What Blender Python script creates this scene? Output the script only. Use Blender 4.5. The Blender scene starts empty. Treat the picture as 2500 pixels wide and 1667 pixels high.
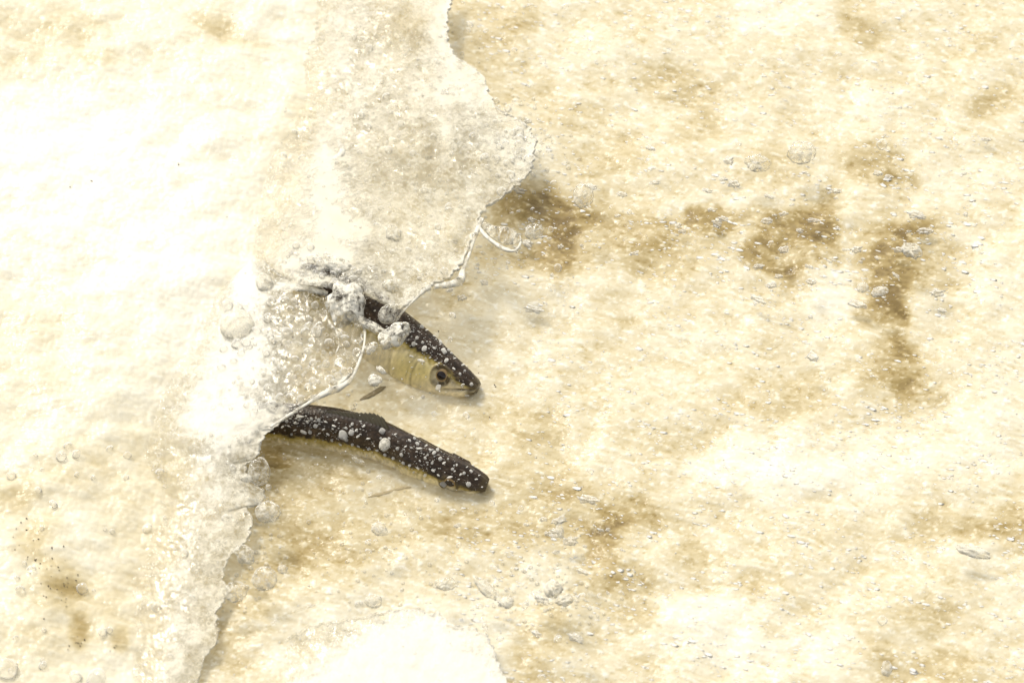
import bpy, math, random
import numpy as np
from mathutils import Vector, Matrix
from mathutils.bvhtree import BVHTree

random.seed(7)
RNG = np.random.default_rng(7)
scene = bpy.context.scene
C = scene.collection

# ------------------------------------------------------------------ camera
PITCH = math.radians(50)
DIST = 3.0
FPX = 180.0 / 36.0 * 2500.0                      # focal length in photo pixels
CAM = np.array([0.0, -DIST * math.cos(PITCH), DIST * math.sin(PITCH)])
R_ = np.array([1.0, 0, 0])
U_ = np.array([0.0, math.sin(PITCH), math.cos(PITCH)])
B_ = np.array([0.0, -math.cos(PITCH), math.sin(PITCH)])   # towards the camera
cam_d = bpy.data.cameras.new('camera')
cam = bpy.data.objects.new('camera', cam_d)
C.objects.link(cam)
cam.location = CAM
cam.rotation_euler = (math.pi / 2 - PITCH, 0, 0)
cam_d.lens = 180
cam_d.sensor_width = 36
cam_d.clip_start = 0.05
cam_d.clip_end = 200
cam_d.dof.use_dof = True
cam_d.dof.focus_distance = 2.985
cam_d.dof.aperture_fstop = 10.0
scene.camera = cam

# ------------------------------------------------------------------ world and sun
SUN = np.array([-0.34, 0.56, 0.76]); SUN /= np.linalg.norm(SUN)
world = bpy.data.worlds.new('World')
scene.world = world
world.use_nodes = True
wn = world.node_tree
for n in list(wn.nodes): wn.nodes.remove(n)
sky = wn.nodes.new('ShaderNodeTexSky')
sky.sky_type = 'NISHITA'
sky.sun_disc = False
sky.sun_elevation = math.asin(SUN[2])
sky.sun_rotation = math.atan2(SUN[0], SUN[1])
sky.air_density = 1.0
sky.dust_density = 3.0
bg = wn.nodes.new('ShaderNodeBackground')
bg.inputs['Strength'].default_value = 0.15
wo = wn.nodes.new('ShaderNodeOutputWorld')
hs = wn.nodes.new('ShaderNodeHueSaturation')          # overcast: the cloud layer greys the blue out of the sky
hs.inputs['Saturation'].default_value = 0.05
wn.links.new(sky.outputs[0], hs.inputs['Color'])
wn.links.new(hs.outputs[0], bg.inputs[0])
wn.links.new(bg.outputs[0], wo.inputs[0])

sun_d = bpy.data.lights.new('sun', 'SUN')
sun_d.energy = 0.9
sun_d.angle = math.radians(10)
sun_d.color = (1.0, 0.89, 0.72)
sun = bpy.data.objects.new('sun', sun_d)
C.objects.link(sun)
sun.rotation_euler = Vector(tuple(-SUN)).to_track_quat('-Z', 'Y').to_euler()
sun.location = tuple(SUN * 3)

vs = scene.view_settings
vs.view_transform = 'Standard'
vs.look = 'None'
vs.exposure = 0.46
vs.gamma = 1.0
scene.cycles.transparent_max_bounces = 24
scene.cycles.max_bounces = 10
scene.cycles.caustics_reflective = False
scene.cycles.caustics_refractive = True
scene.cycles.blur_glossy = 0.6
scene.cycles.sample_clamp_indirect = 4.0
scene.cycles.use_denoising = True

# ------------------------------------------------------------------ helpers
def P(px, py, h=0.0):
    """point at height h above the water seen at photo pixel (px, py)"""
    d = R_ * ((px - 1250.0) / FPX) + U_ * ((833.5 - py) / FPX) - B_
    t = (h - CAM[2]) / d[2]
    return CAM + d * t

def to_px(X, Y, Z=0.0):
    dx = X - CAM[0]; dy = Y - CAM[1]; dz = Z - CAM[2]
    u = dy * U_[1] + dz * U_[2]
    b = -(dy * B_[1] + dz * B_[2])
    return 1250.0 + FPX * dx / b, 833.5 - FPX * u / b

PXM = DIST / FPX                                    # metres per photo pixel

_perm = np.random.default_rng(11).permutation(256).astype(np.int32)
_gx = np.cos(np.arange(256) * 2 * math.pi / 256).astype(np.float32)
_gy = np.sin(np.arange(256) * 2 * math.pi / 256).astype(np.float32)
def perlin(x, y, seed=0):
    x = np.asarray(x, dtype=np.float32) + seed * 17.31
    y = np.asarray(y, dtype=np.float32) + seed * 7.77
    xi = np.floor(x).astype(np.int32); yi = np.floor(y).astype(np.int32)
    fx = x - xi; fy = y - yi
    u = fx * fx * fx * (fx * (fx * 6 - 15) + 10)
    v = fy * fy * fy * (fy * (fy * 6 - 15) + 10)
    def g(ix, iy, dx, dy):
        h = _perm[(_perm[(ix + seed * 31) & 255] + iy) & 255]
        return _gx[h] * dx + _gy[h] * dy
    a = g(xi, yi, fx, fy); b = g(xi + 1, yi, fx - 1, fy)
    c = g(xi, yi + 1, fx, fy - 1); d = g(xi + 1, yi + 1, fx - 1, fy - 1)
    return ((a + u * (b - a)) + v * ((c + u * (d - c)) - (a + u * (b - a)))) * 1.5

def fbm(x, y, oct=4, seed=0, gain=0.5):
    r = 0; a = 1.0; f = 1.0
    for i in range(oct):
        r = r + a * perlin(x * f, y * f, seed + i * 3)
        a *= gain; f *= 2.03
    return r

def worley(x, y, seed=0):
    x = np.asarray(x, dtype=np.float32); y = np.asarray(y, dtype=np.float32)
    xi = np.floor(x).astype(np.int32); yi = np.floor(y).astype(np.int32)
    best = np.full(x.shape, 9.0, dtype=np.float32)
    for dx in (-1, 0, 1):
        for dy in (-1, 0, 1):
            cx = xi + dx; cy = yi + dy
            h = _perm[(_perm[(cx + seed * 13) & 255] + cy) & 255]
            h2 = _perm[(h + 97) & 255]
            d = (cx + h / 256.0 - x) ** 2 + (cy + h2 / 256.0 - y) ** 2
            best = np.minimum(best, d)
    return np.sqrt(best)

def sstep(a, b, x):
    t = np.clip((x - a) / (b - a), 0, 1)
    return t * t * (3 - 2 * t)

def catmull(pts, n):
    """n points evenly spaced along a Catmull-Rom curve through pts"""
    p = np.array(pts, dtype=float)
    q = np.vstack([2 * p[0] - p[1], p, 2 * p[-1] - p[-2]])
    out = []
    for i in range(len(p) - 1):
        t = np.linspace(0, 1, 24, endpoint=False)[:, None]
        a, b, c, d = q[i], q[i + 1], q[i + 2], q[i + 3]
        out.append(0.5 * (2 * b + (c - a) * t + (2 * a - 5 * b + 4 * c - d) * t * t + (3 * b - a - 3 * c + d) * t ** 3))
    out.append(p[-1:])
    c = np.vstack(out)
    s = np.concatenate([[0], np.cumsum(np.linalg.norm(np.diff(c, axis=0), axis=1))])
    t = np.linspace(0, s[-1], n)
    return np.stack([np.interp(t, s, c[:, k]) for k in range(c.shape[1])], 1)

def mesh_from(name, co, quads, attrs=None, smooth=True, tris=None):
    me = bpy.data.meshes.new(name)
    co = np.asarray(co, dtype=np.float32)
    quads = np.asarray(quads, dtype=np.int32).reshape(-1, 4) if quads is not None else np.zeros((0, 4), np.int32)
    tris = np.asarray(tris, dtype=np.int32).reshape(-1, 3) if tris is not None else np.zeros((0, 3), np.int32)
    me.vertices.add(len(co)); me.vertices.foreach_set('co', co.ravel())
    me.loops.add(quads.size + tris.size)
    me.loops.foreach_set('vertex_index', np.concatenate([quads.ravel(), tris.ravel()]))
    nq, nt = len(quads), len(tris)
    me.polygons.add(nq + nt)
    st = np.concatenate([np.arange(nq) * 4, nq * 4 + np.arange(nt) * 3]).astype(np.int32)
    me.polygons.foreach_set('loop_start', st)
    me.polygons.foreach_set('use_smooth', np.full(nq + nt, smooth))
    me.update(calc_edges=True)
    me.validate()
    for k, v in (attrs or {}).items():
        v = np.asarray(v, dtype=np.float32)
        if v.ndim == 1:
            a = me.attributes.new(k, 'FLOAT', 'POINT'); a.data.foreach_set('value', v)
        else:
            a = me.attributes.new(k, 'FLOAT_COLOR', 'POINT')
            a.data.foreach_set('color', np.hstack([v, np.ones((len(v), 1), np.float32)]).ravel().astype(np.float32))
    return me

def link(name, me, mat=None, parent=None, loc=None):
    o = bpy.data.objects.new(name, me)
    C.objects.link(o)
    if mat is not None and me is not None and len(me.materials) == 0: me.materials.append(mat)
    if parent is not None: o.parent = parent
    if loc is not None: o.location = loc
    return o

def tag(o, label, cat=None, group=None, kind=None):
    if label: o['label'] = label
    if cat: o['category'] = cat
    if group: o['group'] = group
    if kind: o['kind'] = kind
    return o

def grid_quads(nu, nv, wrap_u=False):
    idx = np.arange(nu * nv).reshape(nu, nv)
    a = idx if wrap_u is False else np.vstack([idx, idx[:1]])
    return np.stack([a[:-1, :-1], a[1:, :-1], a[1:, 1:], a[:-1, 1:]], -1).reshape(-1, 4)

# ------------------------------------------------------------------ materials
def newmat(name):
    m = bpy.data.materials.new(name); m.use_nodes = True
    nt = m.node_tree
    for n in list(nt.nodes): nt.nodes.remove(n)
    out = nt.nodes.new('ShaderNodeOutputMaterial')
    return m, nt, out
def N(nt, t, **kw):
    n = nt.nodes.new(t)
    for k, v in kw.items():
        if k in n.inputs.keys(): n.inputs[k].default_value = v
        else: setattr(n, k, v)
    return n
def L(nt, a, b): nt.links.new(a, b)

def ramp(nt, src, stops):
    r = N(nt, 'ShaderNodeValToRGB')
    e = r.color_ramp.elements
    while len(e) > 1: e.remove(e[-1])
    e[0].position = stops[0][0]; e[0].color = (*stops[0][1], 1)
    for p, c in stops[1:]:
        x = e.new(p); x.color = (*c, 1)
    L(nt, src, r.inputs[0])
    return r.outputs[0]

FOAM_STOPS = [(0.0, (0.21, 0.145, 0.05)), (0.22, (0.41, 0.305, 0.125)), (0.45, (0.63, 0.53, 0.315)),
              (0.68, (0.78, 0.71, 0.525)), (0.85, (0.84, 0.79, 0.64)), (1.0, (0.92, 0.88, 0.75))]

def water_material():
    m, nt, out = newmat('foaming_river_water')
    at = N(nt, 'ShaderNodeAttribute', attribute_name='foam')
    col = ramp(nt, at.outputs['Fac'], FOAM_STOPS)
    bs = N(nt, 'ShaderNodeBsdfPrincipled')
    L(nt, col, bs.inputs['Base Color'])
    mr = N(nt, 'ShaderNodeMapRange'); mr.inputs['To Min'].default_value = 0.07; mr.inputs['To Max'].default_value = 0.22
    L(nt, at.outputs['Fac'], mr.inputs['Value']); L(nt, mr.outputs[0], bs.inputs['Roughness'])
    bs.inputs['IOR'].default_value = 1.33
    tc = N(nt, 'ShaderNodeTexCoord')
    v = N(nt, 'ShaderNodeTexVoronoi'); v.feature = 'SMOOTH_F1'; v.inputs['Scale'].default_value = 420; v.inputs['Smoothness'].default_value = 0.4
    no = N(nt, 'ShaderNodeTexNoise'); no.inputs['Scale'].default_value = 260; no.inputs['Detail'].default_value = 4
    L(nt, tc.outputs['Object'], v.inputs['Vector']); L(nt, tc.outputs['Object'], no.inputs['Vector'])
    ad = N(nt, 'ShaderNodeMath', operation='ADD')
    L(nt, v.outputs['Distance'], ad.inputs[0]); L(nt, no.outputs['Fac'], ad.inputs[1])
    bp = N(nt, 'ShaderNodeBump'); bp.inputs['Strength'].default_value = 0.15; bp.inputs['Distance'].default_value = 0.0006
    L(nt, ad.outputs[0], bp.inputs['Height'])
    # wet ripples running with the current: only the film of water on top carries them
    mp = N(nt, 'ShaderNodeMapping'); mp.inputs['Rotation'].default_value = (0, 0, math.radians(12)); mp.inputs['Scale'].default_value = (90, 260, 260)
    L(nt, tc.outputs['Object'], mp.inputs['Vector'])
    rp = N(nt, 'ShaderNodeTexNoise'); rp.inputs['Scale'].default_value = 1.0; rp.inputs['Detail'].default_value = 3; rp.inputs['Roughness'].default_value = 0.55; rp.inputs['Distortion'].default_value = 0.4
    L(nt, mp.outputs[0], rp.inputs['Vector'])
    b2 = N(nt, 'ShaderNodeBump'); b2.inputs['Strength'].default_value = 0.8; b2.inputs['Distance'].default_value = 0.0016
    L(nt, rp.outputs['Fac'], b2.inputs['Height'])
    bs.inputs['Specular IOR Level'].default_value = 0.0
    L(nt, bp.outputs[0], bs.inputs['Normal'])
    bs.inputs['Coat Weight'].default_value = 1.0; bs.inputs['Coat IOR'].default_value = 1.33
    L(nt, mr.outputs[0], bs.inputs['Coat Roughness']); L(nt, b2.outputs[0], bs.inputs['Coat Normal'])
    L(nt, bs.outputs[0], out.inputs[0])
    return m

def sheet_material(name, tint=(0.985, 0.975, 0.945), refr=0.05, edge=0.35, fill=0.93, crisp=1.25):
    """thin sheet of water: see-through where clear, cream foam where aerated"""
    m, nt, out = newmat(name)
    at = N(nt, 'ShaderNodeAttribute', attribute_name='foam')
    tr = N(nt, 'ShaderNodeBsdfTransparent'); tr.inputs[0].default_value = (*tint, 1)
    gl = N(nt, 'ShaderNodeBsdfGlossy'); gl.inputs['Roughness'].default_value = 0.07
    tc = N(nt, 'ShaderNodeTexCoord')
    no = N(nt, 'ShaderNodeTexNoise'); no.inputs['Scale'].default_value = 190; no.inputs['Detail'].default_value = 5
    v = N(nt, 'ShaderNodeTexVoronoi'); v.feature = 'SMOOTH_F1'; v.inputs['Scale'].default_value = 330; v.inputs['Smoothness'].default_value = 0.3
    L(nt, tc.outputs['Object'], no.inputs['Vector']); L(nt, tc.outputs['Object'], v.inputs['Vector'])
    ad = N(nt, 'ShaderNodeMath', operation='ADD')
    L(nt, v.outputs['Distance'], ad.inputs[0]); L(nt, no.outputs['Fac'], ad.inputs[1])
    bp = N(nt, 'ShaderNodeBump'); bp.inputs['Strength'].default_value = 0.14; bp.inputs['Distance'].default_value = 0.0007
    L(nt, ad.outputs[0], bp.inputs['Height'])
    bp2 = N(nt, 'ShaderNodeBump'); bp2.inputs['Strength'].default_value = 0.05; bp2.inputs['Distance'].default_value = 0.0008
    L(nt, no.outputs['Fac'], bp2.inputs['Height'])
    L(nt, bp2.outputs[0], gl.inputs['Normal'])
    lf = N(nt, 'ShaderNodeLayerWeight'); lf.inputs['Blend'].default_value = 0.5
    p5 = N(nt, 'ShaderNodeMath', operation='POWER'); p5.inputs[1].default_value = 5.0
    L(nt, lf.outputs['Facing'], p5.inputs[0])
    fr = N(nt, 'ShaderNodeMath', operation='MULTIPLY_ADD'); fr.inputs[1].default_value = 0.9; fr.inputs[2].default_value = 0.025
    L(nt, p5.outputs[0], fr.inputs[0])
    L(nt, bp2.outputs[0], lf.inputs['Normal'])
    mx = N(nt, 'ShaderNodeMixShader')
    L(nt, fr.outputs[0], mx.inputs[0]); L(nt, tr.outputs[0], mx.inputs[1]); L(nt, gl.outputs[0], mx.inputs[2])
    fo = N(nt, 'ShaderNodeBsdfPrincipled'); fo.inputs['Roughness'].default_value = 0.4; fo.inputs['Specular IOR Level'].default_value = 0.25
    upn = N(nt, 'ShaderNodeCombineXYZ'); upn.inputs[2].default_value = 3.0     # light scattered between the bubbles evens out the slopes
    vm = N(nt, 'ShaderNodeVectorMath', operation='ADD'); L(nt, bp.outputs[0], vm.inputs[0]); L(nt, upn.outputs[0], vm.inputs[1])
    vn = N(nt, 'ShaderNodeVectorMath', operation='NORMALIZE'); L(nt, vm.outputs[0], vn.inputs[0])
    L(nt, vn.outputs[0], fo.inputs['Normal'])
    tint_at = N(nt, 'ShaderNodeAttribute', attribute_name='tone')
    col = ramp(nt, tint_at.outputs['Fac'], FOAM_STOPS)
    L(nt, col, fo.inputs['Base Color'])
    tl = N(nt, 'ShaderNodeBsdfTranslucent'); tl.inputs[0].default_value = (0.95, 0.92, 0.84, 1)
    m2 = N(nt, 'ShaderNodeMixShader'); m2.inputs[0].default_value = 0.06
    L(nt, fo.outputs[0], m2.inputs[1]); L(nt, tl.outputs[0], m2.inputs[2])
    # lacy froth: the aeration decides how much of a fine crisp noise is filled with foam
    fn = N(nt, 'ShaderNodeTexNoise'); fn.inputs['Scale'].default_value = 260; fn.inputs['Detail'].default_value = 6; fn.inputs['Roughness'].default_value = 0.68
    fn.inputs['Distortion'].default_value = 0.6
    L(nt, tc.outputs['Object'], fn.inputs['Vector'])
    md = N(nt, 'ShaderNodeMath', operation='MULTIPLY_ADD'); md.inputs[1].default_value = -crisp; md.inputs[2].default_value = crisp * 0.5 - 0.485
    L(nt, fn.outputs['Fac'], md.inputs[0])
    sb = N(nt, 'ShaderNodeMath', operation='ADD'); L(nt, at.outputs['Fac'], sb.inputs[0]); L(nt, md.outputs[0], sb.inputs[1])
    lace = N(nt, 'ShaderNodeMapRange'); lace.inputs['From Min'].default_value = -0.34; lace.inputs['From Max'].default_value = 0.26
    lace.inputs['To Min'].default_value = 0.0; lace.inputs['To Max'].default_value = fill
    L(nt, sb.outputs[0], lace.inputs['Value'])
    # walls of the bubbles packed in the film: thin milky rings of two sizes
    def rings(scale, width, lo, hi, nscale):
        v2 = N(nt, 'ShaderNodeTexVoronoi'); v2.feature = 'F1'; v2.inputs['Scale'].default_value = scale
        L(nt, tc.outputs['Object'], v2.inputs['Vector'])
        c1 = N(nt, 'ShaderNodeMath', operation='COMPARE'); c1.inputs[1].default_value = 0.34; c1.inputs[2].default_value = width
        L(nt, v2.outputs['Distance'], c1.inputs[0])
        n2 = N(nt, 'ShaderNodeTexNoise'); n2.inputs['Scale'].default_value = nscale; n2.inputs['Detail'].default_value = 2
        L(nt, tc.outputs['Object'], n2.inputs['Vector'])
        mk = N(nt, 'ShaderNodeMapRange'); mk.inputs['From Min'].default_value = lo; mk.inputs['From Max'].default_value = hi
        L(nt, n2.outputs['Fac'], mk.inputs['Value'])
        rg = N(nt, 'ShaderNodeMath', operation='MULTIPLY'); L(nt, c1.outputs[0], rg.inputs[0]); L(nt, mk.outputs[0], rg.inputs[1])
        return rg.outputs[0]
    r1 = rings(230, 0.05, 0.52, 0.62, 70); r2 = rings(410, 0.07, 0.47, 0.58, 95)
    mxm = N(nt, 'ShaderNodeMath', operation='MAXIMUM'); L(nt, r1, mxm.inputs[0]); L(nt, r2, mxm.inputs[1])
    rg2 = N(nt, 'ShaderNodeMath', operation='MULTIPLY_ADD'); rg2.inputs[1].default_value = 0.3; rg2.use_clamp = True
    L(nt, mxm.outputs[0], rg2.inputs[0]); L(nt, lace.outputs[0], rg2.inputs[2])
    # and a little more milk where the film is seen edge on
    lw = N(nt, 'ShaderNodeLayerWeight'); lw.inputs['Blend'].default_value = 0.5
    pw = N(nt, 'ShaderNodeMath', operation='POWER'); pw.inputs[1].default_value = 3.0; L(nt, lw.outputs['Facing'], pw.inputs[0])
    rg3 = N(nt, 'ShaderNodeMath', operation='MULTIPLY_ADD'); rg3.inputs[1].default_value = edge; rg3.use_clamp = True
    L(nt, pw.outputs[0], rg3.inputs[0]); L(nt, rg2.outputs[0], rg3.inputs[2])
    rf = N(nt, 'ShaderNodeBsdfGlass'); rf.inputs['IOR'].default_value = 1.33; rf.inputs['Roughness'].default_value = 0.02
    rf.inputs[0].default_value = (*tint, 1)
    L(nt, bp.outputs[0], rf.inputs['Normal'])
    m4 = N(nt, 'ShaderNodeMixShader'); m4.inputs[0].default_value = refr
    L(nt, mx.outputs[0], m4.inputs[1]); L(nt, rf.outputs[0], m4.inputs[2])
    m3 = N(nt, 'ShaderNodeMixShader')
    L(nt, rg3.outputs[0], m3.inputs[0]); L(nt, m4.outputs[0], m3.inputs[1]); L(nt, m2.outputs[0], m3.inputs[2])
    L(nt, m3.outputs[0], out.inputs[0])
    return m

def bubble_material(name, rim=1.0, base=0.03, pw=2.2):
    """film of a bubble or drop: clear in the middle, milky where the wall is seen edge on"""
    m, nt, out = newmat(name)
    tr = N(nt, 'ShaderNodeBsdfTransparent'); tr.inputs[0].default_value = (0.998, 0.996, 0.99, 1)
    gl = N(nt, 'ShaderNodeBsdfGlossy'); gl.inputs['Roughness'].default_value = 0.08
    lf = N(nt, 'ShaderNodeLayerWeight'); lf.inputs['Blend'].default_value = 0.5
    p5 = N(nt, 'ShaderNodeMath', operation='POWER'); p5.inputs[1].default_value = 5.0
    L(nt, lf.outputs['Facing'], p5.inputs[0])
    fr = N(nt, 'ShaderNodeMath', operation='MULTIPLY_ADD'); fr.inputs[1].default_value = 0.9; fr.inputs[2].default_value = 0.06
    L(nt, p5.outputs[0], fr.inputs[0])
    m1 = N(nt, 'ShaderNodeMixShader')
    L(nt, fr.outputs[0], m1.inputs[0]); L(nt, tr.outputs[0], m1.inputs[1]); L(nt, gl.outputs[0], m1.inputs[2])
    lw = N(nt, 'ShaderNodeLayerWeight'); lw.inputs['Blend'].default_value = 0.5
    pwn = N(nt, 'ShaderNodeMath', operation='POWER'); pwn.inputs[1].default_value = pw
    L(nt, lw.outputs['Facing'], pwn.inputs[0])
    ml = N(nt, 'ShaderNodeMath', operation='MULTIPLY_ADD'); ml.inputs[1].default_value = rim; ml.inputs[2].default_value = base
    ml.use_clamp = True
    L(nt, pwn.outputs[0], ml.inputs[0])
    fa = N(nt, 'ShaderNodeAttribute', attribute_name='film'); fm = N(nt, 'ShaderNodeMath', operation='MULTIPLY')
    L(nt, ml.outputs[0], fm.inputs[0]); L(nt, fa.outputs['Fac'], fm.inputs[1])
    df = N(nt, 'ShaderNodeBsdfDiffuse'); df.inputs[0].default_value = (0.99, 0.965, 0.87, 1)
    upn = N(nt, 'ShaderNodeCombineXYZ'); upn.inputs[2].default_value = 1.0     # light scattered inside the wall comes mostly from above
    ge = N(nt, 'ShaderNodeNewGeometry'); vm = N(nt, 'ShaderNodeVectorMath', operation='ADD')
    L(nt, ge.outputs['Normal'], vm.inputs[0]); upn.inputs[2].default_value = 6.0; L(nt, upn.outputs[0], vm.inputs[1])
    vn = N(nt, 'ShaderNodeVectorMath', operation='NORMALIZE'); L(nt, vm.outputs[0], vn.inputs[0])
    L(nt, vn.outputs[0], df.inputs['Normal'])
    tl = N(nt, 'ShaderNodeBsdfTranslucent'); tl.inputs[0].default_value = (0.99, 0.965, 0.87, 1)
    m2 = N(nt, 'ShaderNodeMixShader'); m2.inputs[0].default_value = 0.12
    L(nt, df.outputs[0], m2.inputs[1]); L(nt, tl.outputs[0], m2.inputs[2])
    m3 = N(nt, 'ShaderNodeMixShader')
    L(nt, fm.outputs[0], m3.inputs[0]); L(nt, m1.outputs[0], m3.inputs[1]); L(nt, m2.outputs[0], m3.inputs[2])
    L(nt, m3.outputs[0], out.inputs[0])
    return m

def plain(name, col, rough=0.5, spec=0.5, even=0.0):
    m, nt, out = newmat(name)
    b = N(nt, 'ShaderNodeBsdfPrincipled')
    no = N(nt, 'ShaderNodeTexNoise'); no.inputs['Scale'].default_value = 300
    tc = N(nt, 'ShaderNodeTexCoord'); L(nt, tc.outputs['Object'], no.inputs['Vector'])
    c = ramp(nt, no.outputs['Fac'], [(0.3, tuple(x * 0.85 for x in col)), (0.7, col)])
    L(nt, c, b.inputs['Base Color'])
    b.inputs['Roughness'].default_value = rough
    b.inputs['Specular IOR Level'].default_value = spec
    if even:
        upn = N(nt, 'ShaderNodeCombineXYZ'); upn.inputs[2].default_value = even
        ge = N(nt, 'ShaderNodeNewGeometry'); vm = N(nt, 'ShaderNodeVectorMath', operation='ADD')
        L(nt, ge.outputs['Normal'], vm.inputs[0]); L(nt, upn.outputs[0], vm.inputs[1])
        vn = N(nt, 'ShaderNodeVectorMath', operation='NORMALIZE'); L(nt, vm.outputs[0], vn.inputs[0])
        L(nt, vn.outputs[0], b.inputs['Normal'])
    L(nt, b.outputs[0], out.inputs[0])
    return m

def fish_material():
    m, nt, out = newmat('wet_fish_skin')
    at = N(nt, 'ShaderNodeAttribute', attribute_name='skin')
    b = N(nt, 'ShaderNodeBsdfPrincipled')
    L(nt, at.outputs['Color'], b.inputs['Base Color'])
    b.inputs['Roughness'].default_value = 0.24
    sc = N(nt, 'ShaderNodeAttribute', attribute_name='scales')
    bp = N(nt, 'ShaderNodeBump'); bp.inputs['Strength'].default_value = 0.25; bp.inputs['Distance'].default_value = 0.0004
    L(nt, sc.outputs['Fac'], bp.inputs['Height']); L(nt, bp.outputs[0], b.inputs['Normal'])
    b.inputs['Coat Weight'].default_value = 0.12
    b.inputs['Specular IOR Level'].default_value = 0.22
    b.inputs['Coat Roughness'].default_value = 0.1
    L(nt, b.outputs[0], out.inputs[0])
    return m

M_WATER = water_material()
M_SHEET = sheet_material('splash_water')
M_CLUMP = sheet_material('foam_clump_water', refr=0.3, edge=0.5, fill=0.95, crisp=3.4)
M_DROP = sheet_material('drop_water', refr=0.12, edge=0.95, fill=0.8, crisp=2.2)
M_BUBBLE = bubble_material('bubble_film', 1.5, 0.03, 1.7)
M_SPLASH = bubble_material('splash_drop', 1.0, 0.34, 1.2)
M_PALE = bubble_material('milky_drop', 0.9, 0.38, 1.4)
M_FLECK = plain('foam_fleck', (0.96, 0.93, 0.84), 0.35, 0.2, even=30.0)  # white colour also stands in for sun glints on the water
M_FISH = fish_material()
M_FIN = plain('fin_membrane', (0.10, 0.085, 0.05), 0.4)
M_FINLOW = plain('olive_fin_membrane', (0.24, 0.185, 0.085), 0.4)
M_FINPALE = plain('pale_fin_membrane', (0.50, 0.40, 0.22), 0.4)
M_IRIS = plain('iris_gold', (0.30, 0.20, 0.085), 0.15)
M_PUPIL = plain('pupil_black', (0.012, 0.006, 0.005), 0.05)
M_GRIT = plain('dark_grit', (0.10, 0.075, 0.05), 0.6)

# ------------------------------------------------------------------ water layout
# patches of clearer brown water and of painted shadow beside the splash sheets (negative) and of dense foam (positive): (x, y, rx, ry, angle, strength) in photo units on the water plane
PATCH = [
 (1580,75,28,50,0,-.22),(2110,70,50,62,0,-.25),(1660,215,90,40,20,-.25),(1720,300,34,55,-25,-.2),(1480,385,85,42,-20,-.22),
 (1275,500,85,48,-15,-.4),(1390,520,80,45,10,-.34),(1375,590,40,85,0,-.34),(1510,580,130,75,5,-.2),(1650,560,120,60,-5,-.18),(1330,565,120,95,0,-.2),(1300,640,80,30,0,-.18),(1740,535,90,24,-12,-.42),
 (1930,560,95,42,-6,-.5),(2012,590,44,52,0,-.48),(1900,630,85,38,12,-.5),(1930,690,55,28,20,-.42),(2012,490,34,46,20,-.35),
 (2175,650,62,88,-10,-.65),(2240,560,44,28,-25,-.55),(2150,745,58,48,0,-.5),(2195,830,24,60,0,-.3),(2140,395,75,48,0,-.38),
 (2190,445,48,38,0,-.3),(1900,400,70,40,0,-.14),(2420,245,52,34,0,-.28),(2385,115,45,32,0,-.15),(2300,640,48,70,0,-.24),(1500,720,34,20,0,-.2),
 (1600,640,90,40,15,-.2),(1545,770,40,24,0,-.16),(1340,200,34,36,0,-.2),(1280,45,34,40,20,-.2),(1410,285,70,36,0,-.12),(1180,100,70,130,0,-.2),
 (2186,900,70,62,10,-.42),(2235,965,70,34,0,-.26),(1920,965,100,54,0,-.2),(1700,1072,90,34,-8,-.24),(1745,1097,30,22,0,-.2),
 (1300,1065,90,50,0,-.2),(1410,1240,150,80,8,-.3),(1480,1345,48,95,8,-.4),(1545,1420,46,32,0,-.34),(1585,1250,90,34,0,-.2),
 (1695,1370,34,60,-15,-.24),(1800,1440,50,28,0,-.22),(1855,1420,26,34,0,-.22),(2330,1285,110,40,-8,-.26),(2470,1290,50,44,-25,-.36),
 (1930,1530,80,22,0,-.26),(2290,1500,80,34,0,-.26),(2265,1630,130,50,0,-.26),(2130,1600,50,50,0,-.18),(1350,1540,80,60,0,-.24),
 (1290,1630,70,50,20,-.28),(1560,1500,60,40,0,-.22),(1170,1290,120,50,8,-.3),(1000,1260,90,50,0,-.14),(745,1152,150,95,10,-.22),(820,1340,110,70,-10,-.26),
 (700,1330,80,80,0,-.26),(640,1170,60,80,0,-.24),(1150,1130,180,50,15,-.1),(600,1440,90,80,0,-.2),(560,1590,70,60,0,-.2),(1760,980,80,30,0,-.12),  # includes the splash sheet's shadow, painted as darker water
 (2040,1250,90,40,0,-.1),(1450,950,120,40,15,-.12),(1230,1000,100,50,15,-.1),(1100,700,60,60,0,-.16),(700,820,150,100,0,-.2),(780,650,60,40,0,-.1),(1000,420,120,80,0,-.14),
 (1900,40,120,46,0,.35),(2170,30,60,40,0,.2),(1400,110,120,60,0,.12),(2120,260,120,60,0,.15),(2330,430,140,70,0,.16),(2020,710,78,70,-20,.4),
 (1440,720,120,50,0,.14),(1690,500,90,20,-12,.22),(2450,700,90,80,0,.22),(1810,1120,150,55,6,.32),(1950,1185,180,70,8,.3),(2150,1130,220,70,0,.3),
 (2420,1060,110,100,0,.26),(2460,900,70,90,0,.2),(1810,1560,170,85,12,.42),(1700,1480,90,40,0,.25),(2380,1350,80,26,12,.22),(2050,1590,74,66,0,.32),
 (1500,1180,90,50,0,.1),(1330,1420,60,60,0,.2),(1250,1480,120,40,0,.12),(1130,740,140,70,0,.12),(1620,960,120,60,0,.14),(1330,900,150,70,15,.1),(2450,1480,90,60,0,.16),(1650,120,100,40,0,.1),
 (950,1590,280,120,0,.45),(1240,350,60,50,0,.3),(1290,400,60,50,0,.25),(1680,820,140,40,8,.14),(2370,560,60,30,0,.15),
]
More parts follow.
